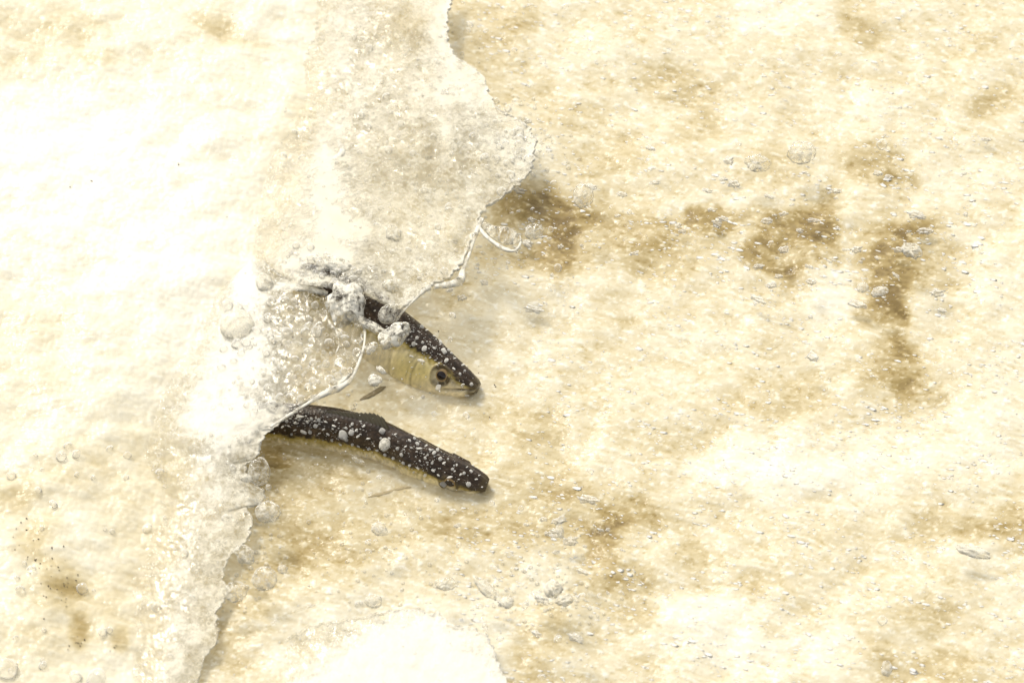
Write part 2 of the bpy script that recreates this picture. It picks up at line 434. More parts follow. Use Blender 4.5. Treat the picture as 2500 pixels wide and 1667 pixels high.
LEFT = [  # left of the surge front: tints in the dense foam
 (80,130,150,90,0,-.16),(255,180,40,24,0,-.22),(250,95,90,30,0,-.1),(580,120,90,26,20,-.22),(960,65,110,50,10,-.26),(520,85,60,40,0,-.12),
 (200,1180,260,80,-10,-.12),(80,1600,130,90,0,-.15),(40,1260,40,60,40,-.2),(90,1340,40,70,40,-.26),(150,1430,60,40,30,-.3),(130,1480,70,40,0,-.22),
 (195,1560,22,40,0,-.34),(295,1575,22,30,0,-.3),(230,1490,60,60,0,-.14),(420,1300,160,120,0,-.13),(60,960,70,50,0,-.1),(30,830,100,60,0,-.05),(120,800,100,80,0,-.08),
 (380,1500,150,120,0,-.12),(700,700,140,80,0,-.12),(950,330,200,170,0,-.12),(640,400,120,120,0,-.04),(540,1330,60,160,0,-.1),(700,560,90,40,0,-.1),
 (300,520,360,260,0,.2),(120,380,200,150,0,.15),(500,750,200,120,0,.1),(420,900,220,100,0,.06),(700,120,120,120,0,.1),
]
def patches(px, py, plist):
    r = np.zeros_like(px)
    for x, y, rx, ry, a, s in plist:
        m = (np.abs(px - x) < 3.2 * max(rx, ry)) & (np.abs(py - y) < 3.2 * max(rx, ry))
        if not m.any(): continue
        dx = px[m] - x; dy = py[m] - y
        c, si = math.cos(math.radians(a)), math.sin(math.radians(a))
        u = (dx * c + dy * si) / rx; v = (-dx * si + dy * c) / ry
        d = u * u + v * v
        r[m] += (s if s < 0 else 0.75 * s) * np.exp(-(d ** 2) * 0.6)
    return r

FRONT = [(1110,-400),(1105,0),(1092,80),(1120,135),(1180,180),(1190,250),(1230,330),(1240,420),(1180,530),(1110,620),(1010,690),(900,745),(840,800),
         (800,860),(750,930),(660,1000),(610,1100),(590,1160),(600,1230),(560,1350),(520,1450),(490,1640),(470,2100)]
_fr = np.array(FRONT, float)
def left_of_front(px, py):
    """about +1 well left of the surge front, 0 well right of it"""
    fx = np.interp(py, np.linspace(-400, 2100, 400), [0] * 400)
    # front is nearly single valued in y: use the sorted curve
    c = catmull(FRONT, 400)
    fx = np.interp(py, np.maximum.accumulate(c[:, 1]), c[:, 0])
    return fx - px

def water_maps(px, py):
    lf = left_of_front(px, py)
    left = sstep(-10, 60, lf + 25 * fbm(px / 60, py / 60, 3, 5))
    wx = px + 28 * fbm(px / 100, py / 100, 4, 21); wy = py + 26 * fbm(px / 100, py / 100, 4, 41)
    pt = patches(wx, wy, PATCH)
    pt = pt * np.where(pt < 0, 0.70 * np.clip(0.97 + 0.36 * fbm(px / 85, py / 40, 3, 25), 0.2, 1.5), 0.65)
    base = 0.545 + pt
    # flow streaks: long across the current, falling a little to the right
    a = math.radians(14)
    su = px * math.cos(a) + py * math.sin(a) + 8 * perlin(px / 120, py / 120, 3)
    sv = -px * math.sin(a) + py * math.cos(a) + 5 * perlin(px / 110, py / 110, 9)
    st1 = fbm(su / 46, sv / 11, 3, 61)
    st2 = fbm(su / 110, sv / 40, 3, 71)
    mid = fbm(px / 60, py / 46, 4, 81)
    fl = fbm(su / 24, sv / 9.5, 2, 91)
    fl2 = fbm(su / 14 + 40, sv / 6.5, 2, 95)
    right = base + 0.02 + 0.075 * mid + 0.07 * st1 + 0.07 * st2 + 0.30 * sstep(0.32, 0.85, fl) + 0.26 * sstep(0.4, 0.9, fl2) - 0.14 * sstep(0.35, 0.9, -fl) - 0.10 * sstep(0.35, 0.9, -fl2)
    cell = worley(px / 15 + 0.4 * mid, py / 13, 3)
    right = right + 0.05 * (0.5 - cell)
    lb = 0.73 + patches(px, py, LEFT) + 0.06 * mid + 0.07 * st2 + 0.06 * st1 + 0.06 * (0.45 - cell) + 0.12 * sstep(0.3, 0.9, fl) + 0.08 * sstep(.4, .9, fl2)
    foam = right * (1 - left) + lb * left
    return foam, left, lf, mid, st1, st2, cell

def water_height(px, py, foam, left, lf, mid, st1, st2, cell):
    h = 0.0020 * fbm(px / 210, py / 150, 2, 101) + 0.0004 * perlin(px / 60, py / 46, 81) + 0.00010 * st1 + 0.0004 * st2
    h = h + 0.0010 * (np.clip(foam, 0, 1) - 0.6)
    h = h + left * (0.002 + 0.010 * sstep(0, 500, lf)) + left * 0.0013 * fbm(px / 110, py / 70, 2, 121)
    h = h + left * 0.0004 * (0.5 - cell)
    return h

def axis_coords(lo, hi, step, reach):
    mid = np.arange(lo, hi, step)
    out = []; d = step; x = hi
    while x < reach: d *= 1.16; x += d; out.append(x)
    left = []; d = step; x = lo
    while x > -reach: d *= 1.16; x -= d; left.append(x)
    return np.concatenate([np.array(left[::-1]), mid, np.array(out)])

xs = axis_coords(-0.335, 0.335, 0.00070, 60.0)
ys = axis_coords(-0.29, 0.33, 0.00085, 60.0)
GX, GY = np.meshgrid(xs, ys, indexing='ij')
gx = GX.ravel(); gy = GY.ravel()
near = (np.abs(gx) < 1.2) & (np.abs(gy) < 1.2)
wpx = np.zeros_like(gx); wpy = np.zeros_like(gx)
wpx[near], wpy[near] = to_px(gx[near], gy[near])
foam = np.full_like(gx, 0.62); zz = np.zeros_like(gx)
maps = water_maps(wpx[near], wpy[near])
foam[near] = maps[0]
zz[near] = water_height(wpx[near], wpy[near], *maps) * sstep(1.2, 0.6, np.maximum(np.abs(gx[near]), np.abs(gy[near])))
water_me = mesh_from('water', np.stack([gx, gy, zz], 1), grid_quads(len(xs), len(ys)), {'foam': np.clip(foam, 0, 1)})
water = tag(link('water', water_me, M_WATER), 'rushing golden river water streaked with cream foam', kind='structure')
ZG = zz.reshape(GX.shape)
def water_z(x, y):
    i = np.clip(np.searchsorted(xs, x) - 1, 0, len(xs) - 2); j = np.clip(np.searchsorted(ys, y) - 1, 0, len(ys) - 2)
    return float(ZG[i, j])
def on_water(px, py):
    h = 0.0
    for _ in range(4):
        p = P(px, py, h); h = water_z(p[0], p[1])
    return P(px, py, h)

# ------------------------------------------------------------------ fish
PROFILE = np.array([  # s, up, down, half width (fractions of the length)
 (0.000, .011, .012, .010), (0.008, .017, .019, .018), (0.03, .027, .034, .027), (0.06, .037, .052, .032), (0.10, .048, .072, .037),
 (0.15, .059, .093, .042), (0.20, .068, .107, .046), (0.28, .077, .117, .049), (0.38, .083, .118, .052), (0.48, .079, .112, .050),
 (0.58, .069, .095, .045), (0.70, .050, .062, .033), (0.80, .034, .038, .021), (0.88, .028, .030, .012), (0.94, .028, .030, .006)])

class FishFrame:
    """spine of a fish laid through points (px, py, h), with its own up and side directions"""
    def __init__(self, spine, length, dorsal, fat=1.0):
        self.fat = fat
        pts = np.array([P(*p) for p in spine])
        c = catmull(pts, 400)
        s = np.concatenate([[0], np.cumsum(np.linalg.norm(np.diff(c, axis=0), axis=1))])
        self.L = length
        self.s = s / length
        self.c = c
        t = np.gradient(c, axis=0)
        k = np.ones(25) / 25
        t = np.stack([np.convolve(np.pad(t[:, i], 12, mode='edge'), k, 'valid') for i in range(3)], 1)
        self.t = t / np.linalg.norm(t, axis=1)[:, None]
        self.d0 = np.asarray(dorsal, float)
    def at(self, s):
        s = np.atleast_1d(s)
        c = np.stack([np.interp(s, self.s, self.c[:, i]) for i in range(3)], -1)
        t = np.stack([np.interp(s, self.s, self.t[:, i]) for i in range(3)], -1)
        d = self.d0 - t * (t @ self.d0)[..., None]
        d /= np.linalg.norm(d, axis=-1)[..., None]
        w = np.cross(d, t)
        return c, t, d, w
    def surf(self, s, phi, lift=0.0):
        """point of the skin; phi 0 is the back, 90 the near flank, 180 the belly (degrees)"""
        s = np.asarray(s, float); phi = np.radians(np.asarray(phi, float))
        c, t, d, w = self.at(s.ravel())
        up = np.interp(s.ravel(), PROFILE[:, 0], PROFILE[:, 1]) * self.L * self.fat
        dn = np.interp(s.ravel(), PROFILE[:, 0], PROFILE[:, 2]) * self.L
        hw = np.interp(s.ravel(), PROFILE[:, 0], PROFILE[:, 3]) * self.L * self.fat
        cp = np.cos(phi.ravel()); sp = np.sin(phi.ravel())
        r = np.where(cp > 0, up, dn)
        # fuller shoulders on the back, keel on the belly
        side = np.sign(sp) * np.abs(sp) ** np.where(cp > 0, 0.85, 1.1)
        p = c + d * ((r * cp + lift * cp)[:, None]) + w * ((hw * side + lift * side)[:, None])
        return p.reshape(*s.shape, 3)

def build_fish(name, spine, length, dorsal, seed, side_dark, pale_cheek, fat=1.0):
    F = FishFrame(spine, length, dorsal, fat)
    ns, nph = 300, 168
    s = np.linspace(0.0, 0.94, ns) ** 1.15
    s = s / s[-1] * 0.94
    ph = np.linspace(-180, 180, nph, endpoint=False)
    S, PH = np.meshgrid(s, ph, indexing='ij')
    X = F.surf(S, PH)
    A = np.abs(PH)
    # relief of the head: gill cover edges, jaw line, eye socket (all in skin coordinates)
    lift = np.zeros_like(S)
    gill = 0.205 - 0.035 * ((A - 95) / 60) ** 2
    inside = sstep(0.0, 0.012, gill - S) * sstep(40, 62, A) * sstep(172, 150, A)
    lift += 0.0011 * inside
    pre = 0.142 - 0.03 * ((A - 105) / 60) ** 2
    lift += 0.0006 * sstep(0.0, 0.006, pre - S) * sstep(60, 75, A) * sstep(165, 150, A)
    jaw_phi = 112 + 0.0 * S
    jaw = np.exp(-((A - (95 + 330 * S)) / 5.0) ** 2) * sstep(0.085, 0.06, S)
    lift -= 0.0010 * jaw
    eye_d = np.sqrt(((S - 0.078) / 0.0215) ** 2 + ((A - 84) / 26) ** 2)
    lift += 0.0012 * np.exp(-((eye_d - 1.0) / 0.18) ** 2) - 0.0006 * np.exp(-(eye_d / 0.7) ** 2)
    # dark mouth gape at the very tip
    X = X + 0
    c, t, d, w = F.at(S.ravel())
    cp = np.cos(np.radians(PH.ravel())); sp = np.sin(np.radians(PH.ravel()))
    nrm = (d * cp[:, None] + w * sp[:, None]).reshape(X.shape)
    X = X + nrm * lift[..., None]
    # colours
    xs_ = S * 300.0; ys_ = PH / 3.0
    nz = fbm(xs_ / 9, ys_ / 7, 4, seed)
    nf = fbm(xs_ / 2.5, ys_ / 3.5, 3, seed + 9)
    limit = np.interp(S, [0, 0.04, 0.08, 0.13, 0.2, 0.3, 1], side_dark)
    edge = A - limit + 7 * nz + 4 * nf
    dark = np.stack([0.040 + 0.020 * nf, 0.026 + 0.013 * nf, 0.016 + 0.008 * nf], -1)
    fl = sstep(0.55, 1.0, fbm(xs_ / 1.6, ys_ / 2.2, 3, seed + 15) + 0.25 * nz)
    dark = np.clip(dark * (1.0 + 0.5 * nz)[..., None] + 0.16 * fl[..., None] * np.array([1.0, .93, .82]), 0.005, 0.3)
    grey = np.array([0.20, 0.165, 0.13]); olive = np.array([0.36, 0.28, 0.075]); pale = np.array([0.78, 0.69, 0.47])
    cheek = np.array([0.74, 0.63, 0.28])
    k1 = sstep(-8, 6, edge)[..., None]; k2 = sstep(4, 24, edge)[..., None]
    col = dark * (1 - k1) + olive * k1
    col = col * (1 - k2) + (pale * (1 + 0.10 * nf)[..., None]) * k2
    # yellow gill cover and cheek
    ck = (np.exp(-((S - 0.16) / 0.05) ** 2 - ((A - 105) / 30) ** 2) + 0.8 * np.exp(-((S - 0.115) / 0.02) ** 2 - ((A - 85) / 25) ** 2)) * pale_cheek
    ck = np.clip(ck, 0, 1)[..., None] * k2
    col = col * (1 - ck) + cheek * (1 + 0.2 * nz)[..., None] * ck
    # gill cover lines
    ln = np.exp(-((S - gill) / 0.004) ** 2) * sstep(50, 70, A) * sstep(160, 135, A) * 0.55
    ln = np.maximum(ln, np.exp(-((S - pre) / 0.003) ** 2) * sstep(60, 75, A) * sstep(150, 130, A) * 0.5)
    ln = np.maximum(ln, np.exp(-((S - pre - 0.012) / 0.002) ** 2) * sstep(60, 75, A) * sstep(135, 110, A) * 0.4)
    ln = np.maximum(ln, jaw * 0.75)
    # dark ring of the eye and smoky patch in front of it
    ln = np.maximum(ln, np.clip(np.exp(-((eye_d - 1.02) / 0.16) ** 2), 0, 1) * 0.9)
    ln = np.maximum(ln, 0.65 * np.exp(-((S - 0.042) / 0.02) ** 2 - ((A - 80) / 22) ** 2))
    ln = np.maximum(ln, 0.92 * sstep(1.12, 0.95, eye_d))
    # smudges and broken scales over the cheek and flank
    sm = sstep(0.25, 0.9, fbm(xs_ / 5, ys_ / 4, 4, seed + 23))
    ln = np.maximum(ln * (0.75 + 0.5 * nz), 0.24 * sm * sstep(130, 100, A))
    col = col * (1 + 0.16 * nf)[..., None]
    # dark lips
    lips = sstep(0.022, 0.008, S) * 0.85
    ln = np.maximum(ln, lips)
    ln = np.clip(ln * (1 + 0.4 * nz), 0, 1)[..., None]
    col = col * (1 - ln) + np.array([0.075, 0.055, 0.025]) * ln
    # dark line under the chin
    chin = np.exp(-((A - 176) / 6) ** 2) * sstep(0.15, 0.06, S) * 0.5
    col = col * (1 - chin[..., None]) + np.array([0.2, 0.13, 0.03]) * chin[..., None]
    sx = S * 105.0; sy = A / 9.0
    scal = 1 - np.abs(((sx + 0.5 * (np.floor(sy) % 2)) % 1) - 0.5) * 2
    scal = (scal * (1 - np.abs((sy % 1) - 0.5))) * sstep(0.17, 0.22, S) + 0.5 * nf
    n = ns * nph
    quads = grid_quads(nph, ns, True)                     # built as [phi][s]
    co = X.transpose(1, 0, 2).reshape(-1, 3)
    caps = [(int(j * ns), int(((j + 1) % nph) * ns)) for j in range(nph)]
    nose = co[[j * ns for j in range(nph)]].mean(0) ; end = co[[j * ns + ns - 1 for j in range(nph)]].mean(0)
    co = np.vstack([co, nose, end])
    tris = [(a, n, b) for a, b in caps] + [(a + ns - 1, b + ns - 1, n + 1) for a, b in caps]
    skin = np.vstack([col.transpose(1, 0, 2).reshape(-1, 3), [[.06, .045, .02]], [[.06, .05, .03]]])
    sc_ = np.concatenate([scal.T.ravel(), [0, 0]])
    root = bpy.data.objects.new(name, None); C.objects.link(root)
    base, _, _, _ = F.at(0.3)
    root.location = base[0]
    off = base[0]
    me = mesh_from('body', co - off, quads, {'skin': skin, 'scales': sc_}, tris=tris)
    body = link('body', me, M_FISH, root)
    # eye on each flank: eyeball > iris, pupil
    for sg in (1, -1):
        pc = F.surf(np.array([0.078]), np.array([84.0 * sg]))[0]
        p1 = F.surf(np.array([0.079]), np.array([84.0 * sg]))[0]; p2 = F.surf(np.array([0.078]), np.array([85.0 * sg]))[0]
        nn = np.cross(p1 - pc, p2 - pc); nn /= np.linalg.norm(nn)
        cc, _, dd, ww = F.at(0.078)
        if nn @ (ww[0] * sg) < 0: nn = -nn
        q = Vector(tuple(nn)).to_track_quat('Z', 'X')
        r = 0.0205 * length
        def disc(nm, rad, hgt, lift_, mat, par, nring=10, nseg=36):
            v = [(0, 0, hgt + lift_)]; f = []
            for i in range(1, nring + 1):
                a = i / nring * math.pi / 2
                for j in range(nseg):
                    b = j / nseg * 2 * math.pi
                    v.append((rad * math.sin(a) * math.cos(b), rad * math.sin(a) * math.sin(b), hgt * math.cos(a) + lift_))
            tr = [(0, 1 + j, 1 + (j + 1) % nseg) for j in range(nseg)]
            for i in range(nring - 1):
                for j in range(nseg):
                    f.append((1 + i * nseg + j, 1 + (i + 1) * nseg + j, 1 + (i + 1) * nseg + (j + 1) % nseg, 1 + i * nseg + (j + 1) % nseg))
            return link(nm, mesh_from(nm, np.array(v), f, tris=tr), mat, par)
        eye = disc('eye', r * 0.82, r * 0.34, 0, M_IRIS, root)
        eye.location = tuple(pc - off + nn * r * 0.06); eye.rotation_mode = 'QUATERNION'; eye.rotation_quaternion = q
        disc('pupil', r * 0.56, r * 0.20, r * 0.19, M_PUPIL, eye)
    # fins: thin plates with rays, each its own part
    def fin(nm, roots, tips, mat, thick=0.0007, nray=14, notch=0.0):
        a = catmull(roots, nray * 4); b = catmull(tips, nray * 4)
        nv = 10
        g = []
        for i in range(nray * 4):
            k = abs(((i / 4.0) % 1) - 0.5) * 2
            for j in range(nv):
                f = j / (nv - 1) * (1 - notch * k)
                g.append(a[i] * (1 - f) + b[i] * f)
        g = np.array(g).reshape(nray * 4, nv, 3)
        nrm = np.cross(g[-1, 0] - g[0, 0], g[0, -1] - g[0, 0]); nrm /= np.linalg.norm(nrm) + 1e-9
        ray = (0.6 + 0.4 * np.cos(np.arange(nray * 4) * math.pi / 2))[:, None] * np.linspace(1, 0.4, nv)[None]
        top = g + nrm * (thick * ray)[..., None]; bot = g - nrm * (thick * ray)[..., None]
        ring = np.concatenate([top, bot[:, ::-1]], 1)
        nu, nw = ring.shape[:2]
        q = grid_quads(nu, nw)
        idx = np.arange(nu * nw).reshape(nu, nw)
        q = np.vstack([q, np.stack([idx[:-1, -1], idx[1:, -1], idx[1:, 0], idx[:-1, 0]], -1)])
        return link(nm, mesh_from(nm, ring.reshape(-1, 3) - off, q), mat, root)
    return F, root, body, fin, off

# upper fish: flank turned to the camera, head out of the water, tail under the splash
SP1 = [(1166, 946, .0052), (1128, 928, .0058), (1080, 903, .0068), (1030, 872, .008), (960, 830, .009), (880, 776, .010), (800, 724, .006), (710, 670, -.004), (600, 615, -.018), (480, 570, -.030), (310, 510, -.045)]
beta = math.radians(26)
dors1 = (R_ * 0.56 + U_ * 0.83) * math.cos(beta) + B_ * math.sin(beta)
F1, fish1, body1, fin1, off1 = build_fish('fish', SP1, 0.255, dors1, 31, [84, 74, 60, 62, 70, 82, 84], 1.0)
tag(fish1, 'silver fish with dark back leaping out of the foam, its eye and yellow cheek showing', 'fish', 'fish leaping through the white water')
# lower fish: upright, back up, flanks under water
SP2 = [(1190, 1183, .0048), (1160, 1173, .0058), (1110, 1153, .0070), (1050, 1130, .008), (990, 1104, .008), (925, 1076, .0075), (860, 1059, .007), (780, 1045, .006), (692, 1036, .005), (600, 1028, .000), (480, 1012, -.008), (330, 1000, -.02), (100, 990, -.04)]
dors2 = np.array([0.02, -0.10, 1.0])
F2, fish2, body2, fin2, off2 = build_fish('fish', SP2, 0.255, dors2, 57, [96, 86, 78, 76, 78, 80, 78], 0.4, 0.80)
tag(fish2, 'dark backed fish speckled with white bubbles, half sunk below the other fish', 'fish', 'fish leaping through the white water')

def dorsal_fin(F, fin, s0, s1, height, slant, mat, fold):
    ss = np.linspace(s0, s1, 8)
    roots = F.surf(ss, np.zeros(8), -0.0012)
    c, t, d, w = F.at(ss)
    hh = height * np.interp(np.linspace(0, 1, 8), [0, .12, .5, 1], [0.95, 1.0, 0.6, 0.3])
    tips = roots + d * hh[:, None] + t * (slant * hh)[:, None] + w * (fold * hh)[:, None]
    return fin('dorsal_fin', roots, tips, mat, notch=0.12)
dorsal_fin(F1, fin1, 0.40, 0.53, 0.011, 1.2, M_FIN, 0.0)
dorsal_fin(F2, fin2, 0.235, 0.385, 0.0074, 1.0, M_FIN, -0.5)
def side_fin(F, fin, nm, s0, phi0, vec, length, width, mat):
    c, t, d, w = F.at(np.array([s0]))
    base = F.surf(np.array([s0, s0 + 0.006, s0 + 0.012]), np.array([phi0, phi0 + 4, phi0 + 8]), -0.0005)
    v = np.asarray(vec) / np.linalg.norm(vec)
    tips = np.array([base[0] + v * length, base[1] + v * length * 0.85 + t[0] * width * 0.5, base[2] + v * length * 0.6 + t[0] * width])
    return fin(nm, base, tips, mat, thick=0.0004, nray=6, notch=0.1)
def low_fin(F, fin, roots_px, tips_px, lift, mat):
    def w(px, py):
        p = on_water(px, py); return P(px, py, p[2] + lift)
    return fin('pectoral_fin', [w(*p) for p in roots_px], [w(*p) for p in tips_px], mat, thick=0.0003, nray=5, notch=0.1)
low_fin(F1, fin1, [(942, 943), (928, 944), (908, 956), (886, 969), (878, 975)], [(942, 945), (932, 954), (912, 966), (890, 974), (878, 976)], 0.0004, M_FINLOW)
low_fin(F2, fin2, [(1004, 1188), (980, 1189), (950, 1197), (920, 1205), (898, 1213)], [(1004, 1189), (982, 1193), (952, 1202), (922, 1210), (898, 1214)], 0.0002, M_FINPALE)
for F, fin in ((F1, fin1), (F2, fin2)):
    c, t, d, w = F.at(np.array([0.92]))
    ru = [c[0] + d[0] * 0.007, c[0], c[0] - d[0] * 0.007]
    tu = [c[0] + d[0] * 0.034 + t[0] * 0.042, c[0] + t[0] * 0.022, c[0] - d[0] * 0.034 + t[0] * 0.042]
    fin('tail_fin', ru, tu, M_FIN, notch=0.1)

# ------------------------------------------------------------------ splash sheets
def build_sheet(name, rim, back, nu, nv, bead, thick, foam_fn, tone_fn, arch=0.004, seed=1, rough=0.0012, lump=6.0):
    """a flying sheet of water: rim = free edge, back = where it runs into the surge; points are (px, py, h)"""
    r = catmull(rim, nu); b = catmull(back, nu)
    v = np.linspace(0, 1, nv) ** 1.8
    # fine scallops of the free edge
    i = np.arange(nu)
    nx = 1.6 * np.abs(perlin(i / 13.0, i * 0 + seed, seed)) + perlin(i / 6.0, i * 0 + seed, seed + 5) + 0.7 * perlin(i / 3.0, i * 0 + seed, seed + 2)
    px = r[:, None, 0] * (1 - v) + b[:, None, 0] * v
    py = r[:, None, 1] * (1 - v) + b[:, None, 1] * v
    h = r[:, None, 2] * (1 - v) + b[:, None, 2] * v + arch * (4 * v * (1 - v))
    tg = np.gradient(r[:, :2], axis=0); tg /= np.linalg.norm(tg, axis=1)[:, None] + 1e-9
    inw = np.stack([b[:, 0] - r[:, 0], b[:, 1] - r[:, 1]], 1); inw /= np.linalg.norm(inw, axis=1)[:, None] + 1e-9
    k = np.exp(-v / 0.06)
    px = px + inw[:, None, 0] * (nx[:, None] * lump * k); py = py + inw[:, None, 1] * (nx[:, None] * lump * k)
    h = h + rough * fbm(px / 45, py / 38, 4, seed + 5) + rough * 1.5 * perlin(px / 120, py / 100, seed + 8) * sstep(0, .2, v)
    d = R_ * ((px - 1250.0) / FPX)[..., None] + U_ * ((833.5 - py) / FPX)[..., None] - B_
    g = CAM + d * ((h - CAM[2]) / d[..., 2])[..., None]
    du = np.gradient(g, axis=0); dv = np.gradient(g, axis=1)
    n = np.cross(du, dv); n /= np.linalg.norm(n, axis=2)[..., None] + 1e-12
    if n[..., 2].mean() < 0: n = -n
    dist = np.linalg.norm(g - g[:, :1], axis=2)
    bd = bead * (1 + 0.45 * perlin(i / 14.0, i * 0 + 3.3, seed + 4))[:, None]
    round_ = np.sqrt(np.clip(1 - (1 - np.clip(dist / bd, 0, 1)) ** 2, 0, 1))
    ht = round_ * (bd * np.exp(-np.clip(dist - bd, 0, None) / (1.6 * bd)) + thick)
    top = g + n * ht[..., None]; bot = g - n * ht[..., None]
    ring = np.concatenate([top[:, ::-1], bot], 1)           # back edge -> rim -> back edge underneath
    vv = np.broadcast_to(v, px.shape)
    fo = np.clip(foam_fn(px, py, vv, dist), 0, 1); to = np.clip(tone_fn(px, py, vv, dist), 0, 1)
    fo = np.concatenate([fo[:, ::-1], 0.12 * fo], 1); to = np.concatenate([to[:, ::-1], to], 1)
    me = mesh_from(name, ring.reshape(-1, 3), grid_quads(nu, 2 * nv), {'foam': fo.ravel(), 'tone': to.ravel()})
    return link(name, me, M_SHEET), r, g, n

def blobs(px, py, lst):
    r = 0
    for x, y, rx, ry, s in lst:
        r = r + s * np.exp(-(((px - x) / rx) ** 2 + ((py - y) / ry) ** 2))
    return r

# main sheet with the clear window full of ring bubbles, left of the fish
RIM_A = [(484,1668,.004),(505,1600,.005),(536,1560,.006),(530,1500,.006),(556,1450,.007),(548,1400,.007),(566,1352,.008),(602,1322,.008),(618,1270,.009),(604,1240,.009),(636,1224,.010),(650,1204,.011),(628,1182,.012),(606,1158,.013),(610,1128,.015),(634,1104,.018),
         (650,1062,.022),(690,1028,.026),(745,988,.03),(798,956,.031),(832,942,.031),(858,918,.031),(874,888,.031),(887,850,.031),(889,810,.031),(880,776,.031),(850,764,.031),(818,752,.03),(796,726,.03),(790,700,.03),(760,690,.028),(710,686,.025),(670,664,.021),(640,636,.014)]
BACK_A = [(300,1690,.0),(290,1600,.0),(300,1500,.0),(300,1420,.0),(310,1350,.0),(330,1280,.0),(340,1200,.0),(345,1150,.002),(350,1120,.004),(360,1080,.006),(370,1050,.008),(385,1000,.01),
          (400,950,.012),(420,920,.014),(440,880,.014),(460,850,.014),(480,820,.015),(495,790,.015),(510,760,.015),(520,740,.015),(530,720,.014),(545,695,.010),(570,660,.006),(600,632,.002)]
def foamA(px, py, v, d):
    f = 0.14 + 0.55 * sstep(0.25, 0.8, v) + 0.18 * fbm(px / 50, py / 45, 4, 3)
    win = np.exp(-(((px - 730) / 140) ** 2 + ((py - 840) / 120) ** 2) ** 2)
    low = sstep(1010, 1100, py)
    f = f + 0.34 * low - 0.34 * win
    f = f * (sstep(1.0, 0.72, v) * (1 - low) + sstep(0.75, 0.3, v) * low) + 0.5 * blobs(px, py, [(600, 1015, 80, 46, 1.0), (560, 1050, 60, 40, .6)])
    f = f + (0.75 - 0.5 * low) * np.exp(-(d / 0.0011) ** 2) * (0.7 + 0.6 * perlin(px / 25, py / 25, 17))  # bright highlight along the rim, painted in as extra foam
    f = f + blobs(px, py, [(600, 790, 60, 50, .5), (620, 880, 80, 60, .55), (850, 935, 26, 14, .8), (720, 700, 70, 12, .6), (600, 690, 40, 40, .5), (850, 770, 30, 20, .5), (660, 1040, 30, 40, .4), (790, 930, 60, 16, .35)])
    return f
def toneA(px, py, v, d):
    return 0.89 + 0.06 * fbm(px / 40, py / 36, 4, 43) + 0.12 * sstep(0, .5, v) - 0.12 * sstep(1150, 1300, py) + 0.12 * np.exp(-(d / 0.0014) ** 2)  # last term paints the rim highlight into the tone
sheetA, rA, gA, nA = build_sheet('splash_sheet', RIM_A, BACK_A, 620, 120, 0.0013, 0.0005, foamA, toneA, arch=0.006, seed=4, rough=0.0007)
tag(sheetA, 'clear curling splash sheet full of ring bubbles, its bright edge crossing left of both fish', 'splash', 'sheets of splashing water')

# upper sheet hanging over the leaping fish
RIM_B = [(1114,-60,.016),(1104,10,.018),(1093,70,.02),(1096,112,.02),(1120,146,.02),(1156,168,.021),(1184,196,.022),(1196,236,.022),(1222,272,.022),(1268,296,.021),
         (1304,330,.021),(1306,390,.022),(1284,436,.022),(1246,470,.024),(1203,500,.026),(1178,526,.028),(1162,570,.03),(1140,630,.032),(1100,678,.033),(1050,702,.034),(1010,735,.034),(985,752,.034),(950,742,.033),(915,722,.033),(880,704,.033),(850,694,.033),(820,704,.032)]
BACK_B = [(760,-60,.006),(745,60,.006),(730,130,.007),(718,220,.008),(700,280,.01),(680,330,.01),(660,390,.012),(640,470,.013),(626,540,.014),(620,590,.015),(622,620,.016),(632,640,.017),(650,660,.018),(670,676,.019),(690,690,.02)]
def foamB(px, py, v, d):
    f = 0.36 + 0.16 * sstep(0.2, 0.95, v) + 0.16 * fbm(px / 45, py / 42, 4, 13)
    f = f * sstep(1.0, 0.75, v)
    f = f + 0.55 * np.exp(-(d / 0.0012) ** 2) * (0.6 + 0.7 * perlin(px / 30, py / 30, 27))  # rim highlight put into the foam value
    f = f + blobs(px, py, [(1090, 60, 40, 120, .5), (1150, 220, 60, 60, .35), (1250, 360, 60, 60, .35), (800, 470, 36, 130, .4), (1050, 230, 60, 30, .3), (1085, 320, 14, 90, .3), (850, 560, 60, 30, .45),
                           (790, 620, 50, 24, .5), (840, 640, 36, 22, .35), (1130, 660, 30, 40, .35), (940, 100, 60, 30, -.2), (1000, 420, 110, 60, -.22), (1120, 590, 22, 30, -.25), (762, 650, 20, 9, -.5), (805, 668, 28, 9, -.45), (700, 640, 40, 20, .3), (780, 630, 40, 12, .4), (770, 680, 40, 9, .5),
                           (886, 735, 36, 16, -.6), (930, 690, 60, 24, -.05), (735, 636, 14, 7, -.4)])
    return f
def toneB(px, py, v, d):
    return 0.87 + 0.08 * fbm(px / 36, py / 32, 4, 53) + 0.10 * np.exp(-(d / 0.0016) ** 2) + blobs(px, py, [(985, 60, 60, 35, -.25), (950, 110, 90, 30, -.12), (1000, 400, 140, 120, -.12), (1200, 400, 50, 40, -.08), (900, 570, 200, 100, -.06)])  # whiter tone at the free edge imitates its highlight
sheetB, rB, gB, nB = build_sheet('splash_sheet', RIM_B, BACK_B, 620, 130, 0.0012, 0.0005, foamB, toneB, arch=0.010, seed=9, rough=0.0009)
tag(sheetB, 'frothy upper splash sheet full of fine bubbles hanging over the back of the leaping fish', 'splash', 'sheets of splashing water')

